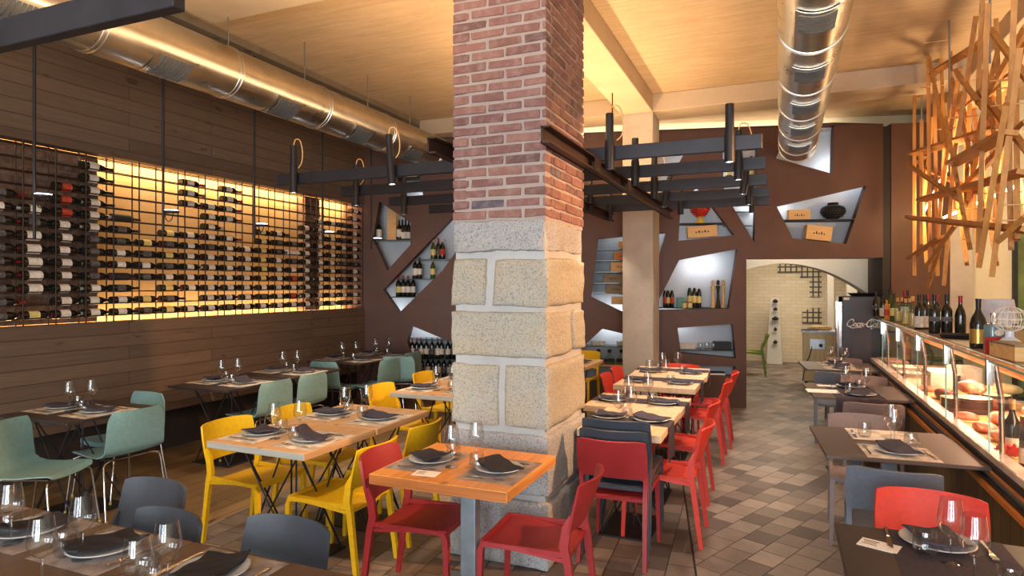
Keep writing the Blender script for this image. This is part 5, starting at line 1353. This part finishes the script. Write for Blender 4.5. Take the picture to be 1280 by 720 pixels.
part('cone_body', pb.mesh('cone_body', plain('red glaze', (196,52,44), .3), 50), pine); part('scales', sc_.mesh('scales', plain('bright red glaze', (216,70,58), .25), 50), pine)
nbox(860,897,wsz(880,296)[1],.15,.04,'boxwood','pale stamped crate under the red pinecone', -.07)
# tall niche
z = shelf(903,947,222, .10, .22, 'shelfglass', 'glass shelf in the tall niche'); 
for i, px in enumerate((911,939)): nb_(BK['yel'], px, z, .2, 'yellow labelled bottle in the tall niche, %s' % ('on the light bar side','on the aisle side')[i], 'bottles in the tall niche', 1.1)
for y in (197,240,262,280): shelf(908,945,y,.22,.10,'shelfglass','thin glass shelf in the tall niche at the %s level' % {197:'top',240:'second',262:'third',280:'lowest'}[y])
# duct niche
s = wsz(993,200,.14)[0]
# boat niche
z = shelf(977,1071,274, .0, .32, 'black', 'dark shelf across the boat shaped niche')
nbox(986,1013,z,.13,.06,'boxwood','pale crate with a dark stamp above the shelf of the boat shaped niche')
nbox(1007,1039,wsz(1020,300)[1],.19,.04,'boxwood','tilted pale crate at the bottom of the boat shaped niche', .12)
s = wsz(1042,300,.14)[0]
vs = thing('pierced_vase', 'squat black pierced vase on the shelf of the boat shaped niche', 'vase', tuple(wpt(s,z+.0005,.165)))
vs.scale = (.86,.86,.95)
part('vase_body', MB().lathe([(0,.0),(.07,0),(.08,.015),(.15,.06),(.19,.12),(.17,.18),(.10,.215),(.07,.22)], 36).mesh('vase_body', plain('black openwork iron', (40,40,42), .45, .3), 50), vs)
dts = MB()
for r_i in range(5):
    zz = .05+.035*r_i; rr = (.145,.178,.191,.182,.150)[r_i]
    for k in range(22):
        a = 2*PI*(k+.5*(r_i%2))/22; dts.lathe([(0,-.007),(.007,0),(0,.007)], 5, X4((rr*math.cos(a), rr*math.sin(a), zz)))
part('studs', dts.mesh('studs', M['grille'], 50), vs); part('neck', MB().lathe([(.07,.215),(.085,.235),(.08,.25),(.07,.25),(.06,.22)], 24).mesh('neck', M['black'], 50), vs)
# pepper mill niche
z = shelf(822,911,385, .0, .33, 'black', 'dark shelf under the pepper mills')
mill = [(0,0),(.03,0),(.032,.01),(.026,.05),(.020,.12),(.018,.20),(.022,.26),(.032,.30),(.032,.31),(.020,.325),(.024,.35),(.020,.38),(.008,.39),(0,.395)]
for i, (px, mt) in enumerate(((891,'boxwood'),(897.5,'rod'),(904,'boxwood'))):
    s = wsz(px,300,.12)[0]
    t = thing('pepper_mill', ('pale turned pepper mill nearer the bottles','dark pepper mill between the two pale ones','pale turned pepper mill nearer the passage')[i], 'pepper mill', tuple(wpt(s,z+.0005,.12)), 0, 'tall pepper mills')
    part('mill_body', MB().lathe([p for p in mill if p[1] <= .31]+[(0,.312)], 20).mesh('mill_body', M[mt], 40), t); part('mill_head', MB().lathe([(0,.311)]+[p for p in mill if p[1] > .31], 20).mesh('mill_head', M[mt], 40), t)
oil = bottle_kit(0,'bottle','labely','capb',12,.24,.028); oilr = bottle_kit(0,'bottle','labelr','capr',12,.20,.028)
for i, (px, k_, sc) in enumerate(((831,oilr,1),(835,oil,1),(840,oilr,1),(862,oil,1.15),(868,oil,1.15),(874,oil,1.1))): nb_(k_, px, z, .13, 'small oil bottle before the pepper mills, %s along' % ORD[i+1], 'small oil bottles', sc, 'oil_bottle')
jm_ = [('jar_body', MB().lathe([(0,0),(.03,0),(.033,.01),(.033,.06),(.028,.07),(0,.07)], 16).mesh('jar_body', M['labely'], 40)), ('jar_lid', MB().lathe([(0,.07),(.03,.07),(.03,.085),(0,.085)], 16).mesh('jar_lid', M['capr'], 40))]
for i, px in enumerate((855.5,862.5)): s = wsz(px,300,.06)[0]; kit(jm_, 'spice_jar', 'small lidded jar in front of the oil bottles, %s' % ('nearer the pillar','nearer the mills')[i], 'jar', tuple(wpt(s,z+.0005,.06)), 0, 'lidded jars')
s = wsz(851,300,.16)[0]; solo('napkin_holder', MB().box((0,0,.07),(.11,.06,.14)).mesh('napkin_holder', plain('teal card', (96,150,140), .6), None, .003), 'small teal box among the oil bottles', 'box', tuple(wpt(s,z+.0005,.16)), WANG)
# tray niche
z = shelf(846,919,437.5, .0, .33, 'shelfglass', 'glass shelf with dark box above the slot')
s0, s1 = wsz(894,300,.08)[0], wsz(914,300,.08)[0]
bx = thing('black_box', 'black box on the glass shelf of the low niche by the passage', 'box', tuple(wpt(s0,z+.0005,.08)), WANG); part('box_body', MB().b2((0,0,0),(s1-s0,.2,.09)).mesh('box_body', M['black'], None, .003), bx); part('lid', MB().b2((-.003,-.003,.09),(s1-s0+.003,.203,.102)).mesh('lid', M['black']), bx)
s0 = wsz(858,300,.1)[0]
for k in range(5): solo('folded_cloth', MB().box((0,0,.008),(.24,.16,.014)).mesh('folded_cloth', M['label'], None, .005), 'folded pale cloth in the low niche, %s from the bottom of its pile' % ORD[k+1], 'cloth', tuple(wpt(s0+.008*(k%2),z+.0012+.0152*k,.16)), WANG+.03*k, 'folded pale cloths')
s0 = wsz(876,300,.1)[0]
for k in range(3): kit([('tumbler_body',tumbler['lo'])], 'tumbler', 'clear tumbler on the glass shelf of the low niche, %s along' % ORD[k+1], 'tumbler', tuple(wpt(s0+.09*k,z+.001,.15)), 0, 'tumblers in the low niche')
s0 = wsz(894,300,.1)[0]; zs = wsz(890,470)[1]
bk_ = thing('book', 'dark book with pale pages lying in the bottom slot of the steel wall', 'book', tuple(wpt(s0,zs+.001,.12)), WANG); part('cover', MB().b2((-.13,-.08,0),(.13,.08,.006)).b2((-.13,-.08,.034),(.13,.08,.04)).mesh('cover', M['ink']), bk_); part('pages', MB().b2((-.125,-.075,.006),(.125,.075,.034)).mesh('pages', M['card']), bk_)
# ================================================================ light and camera
def area(name, loc, rot, sx, sy, power, col, spread=None):
    d = bpy.data.lights.new(name, 'AREA'); d.shape = 'RECTANGLE'; d.size = sx; d.size_y = sy
    d.energy = power; d.color = col
    if spread: d.spread = spread
    o = bpy.data.objects.new(name, d); COL.objects.link(o); o.location = loc; o.rotation_euler = rot
    return o
def spot(name, loc, tgt, power, col, ang=60, blend=.6, r=.03):
    d = bpy.data.lights.new(name, 'SPOT'); d.energy = power; d.color = col; d.spot_size = math.radians(ang); d.spot_blend = blend; d.shadow_soft_size = r
    o = bpy.data.objects.new(name, d); COL.objects.link(o); o.location = loc
    o.rotation_euler = (Vector(tgt)-Vector(loc)).to_track_quat('-Z', 'Y').to_euler()
    return o
def point(name, loc, power, col, r=.08):
    d = bpy.data.lights.new(name, 'POINT'); d.energy = power; d.color = col; d.shadow_soft_size = r
    o = bpy.data.objects.new(name, d); COL.objects.link(o); o.location = loc
    return o
DAY = (.86,.93,1.0); WARM = (1.0,.58,.26); WARM2 = (1.0,.66,.35); RACK = (1.0,.62,.29); SOFT = (1.0,.84,.66)
# daylight through the three front openings
for (a_, b_), p in zip(WINS, (105,240,230)):
    area('window_daylight', ((a_+b_)/2,-4.15,1.8), (PI/2,0,0), b_-a_, 2.9, p, DAY)
# LED strips at the top and bottom of the rack recess
area('rack_strip', (LX-.25,4.6,RZ1+.04), (0,math.radians(12),0), .07, 7.0, 62, RACK)
area('rack_strip', (LX-.25,4.6,RZ0-.05), (PI,math.radians(-8),0), .07, 7.0, 40, RACK)
# LED strips on the two long channels, plus two added uplights, washing the ceiling
area('ceiling_wash', (-1.26,6.3,2.735), (PI,0,0), .05, 3.9, 34, WARM2)
area('ceiling_wash', (-2.12,6.3,2.735), (PI,0,0), .05, 3.9, 62, WARM2)
area('ceiling_wash', (-2.9,2.2,2.75), (PI,0,0), .05, 3.0, 60, WARM2)  # added uplight with no channel below, brightens the near ceiling
area('ceiling_wash', (.3,2.2,2.75), (PI,0,0), .05, 3.0, 50, WARM2)  # likewise added, brightens the ceiling on the counter side
# added lights in the niche cavities, brightening their pale linings
for px, py, p in ((540,250,5),(475,400,5),(540,400,4),(800,270,6),(770,400,5),(835,395,5),(880,330,3),(880,215,5),(960,250,6),(1060,210,6)):
    s, z = wsz(px, py)
    q = wpt(s, z, .135)
    area('back_wall_light', q, (PI/2,0,WANG), .5, .25, p*.45, (.92,.96,1.0))
area('back_wall_light', wpt(3.6,WT+.08,.3), (PI/2-.5,0,WANG), 6.5, .06, 22, SOFT)
# counter display lamps
area('display_lamp', (1.40,5.0,1.09), (0,0,0), .16, 7.8, 125, (1.0,.55,.38))
area('display_lamp', (1.05,5.0,1.276), (0,math.radians(-35),0), .02, 7.8, 4, (1.0,.60,.42))
spot('bar_spot', (-1.95,1.55,2.62), (-3.2,3.7,.3), 150, SOFT, 62, .5, .03)
spot('bar_spot', (-3.6,1.55,2.62), (-4.6,3.6,.5), 40, SOFT, 60, .6, .03)
spot('column_fill_spot', (1.5,4.3,2.95), (-1.28,4.0,1.55), 520, (1.0,.52,.24), 56, .8, .06)  # added out of view to warm the right face of the column
for (p_, lit_, tl_) in SPOTPOS:
    spot('spot_beam', (p_[0],p_[1],p_[2]-.02), (p_[0]+tl_*-.8,p_[1],0), 46 if lit_ else 30, (1.0,.84,.66), 80, .7, .03)
# lattice lamps, annex
for q in ((1.75,8.6,2.6),(1.75,7.2,2.8),(1.8,6.2,2.7)): point('lattice_lamp', q, 44, (1.0,.68,.36), .1)
area('annex_lamp', (.6,13.2,2.9), (0,0,0), 2.5, 1.5, 75, SOFT)
area('passage_lamp', wpt(6.3,2.75,.62), (math.radians(20),0,WANG), 1.6, .1, 14, SOFT)
w = bpy.data.worlds.new('World'); scene.world = w; w.use_nodes = True
w.node_tree.nodes['Background'].inputs[0].default_value = (.8,.9,1,1); w.node_tree.nodes['Background'].inputs[1].default_value = .3
cam = bpy.data.cameras.new('camera'); cam.sensor_fit = 'HORIZONTAL'; cam.sensor_width = 36.0
cam.lens = FPX/1280*36.0; cam.shift_y = -(360-HZ)/1280; cam.clip_start = .05
co = bpy.data.objects.new('camera', cam); COL.objects.link(co)
co.location = (0,0,EYE); co.rotation_euler = (PI/2,0,YAW)
scene.camera = co
vs_ = scene.view_settings
vs_.view_transform = 'Standard'; vs_.look = 'None'; vs_.gamma = 1.0; vs_.exposure = 0.4; vs_.use_curve_mapping = False
scene.cycles.max_bounces = 8; scene.cycles.diffuse_bounces = 4; scene.cycles.glossy_bounces = 3; scene.cycles.transparent_max_bounces = 24
scene.cycles.caustics_reflective = False; scene.cycles.caustics_refractive = False
scene.cycles.sample_clamp_indirect = 6.0
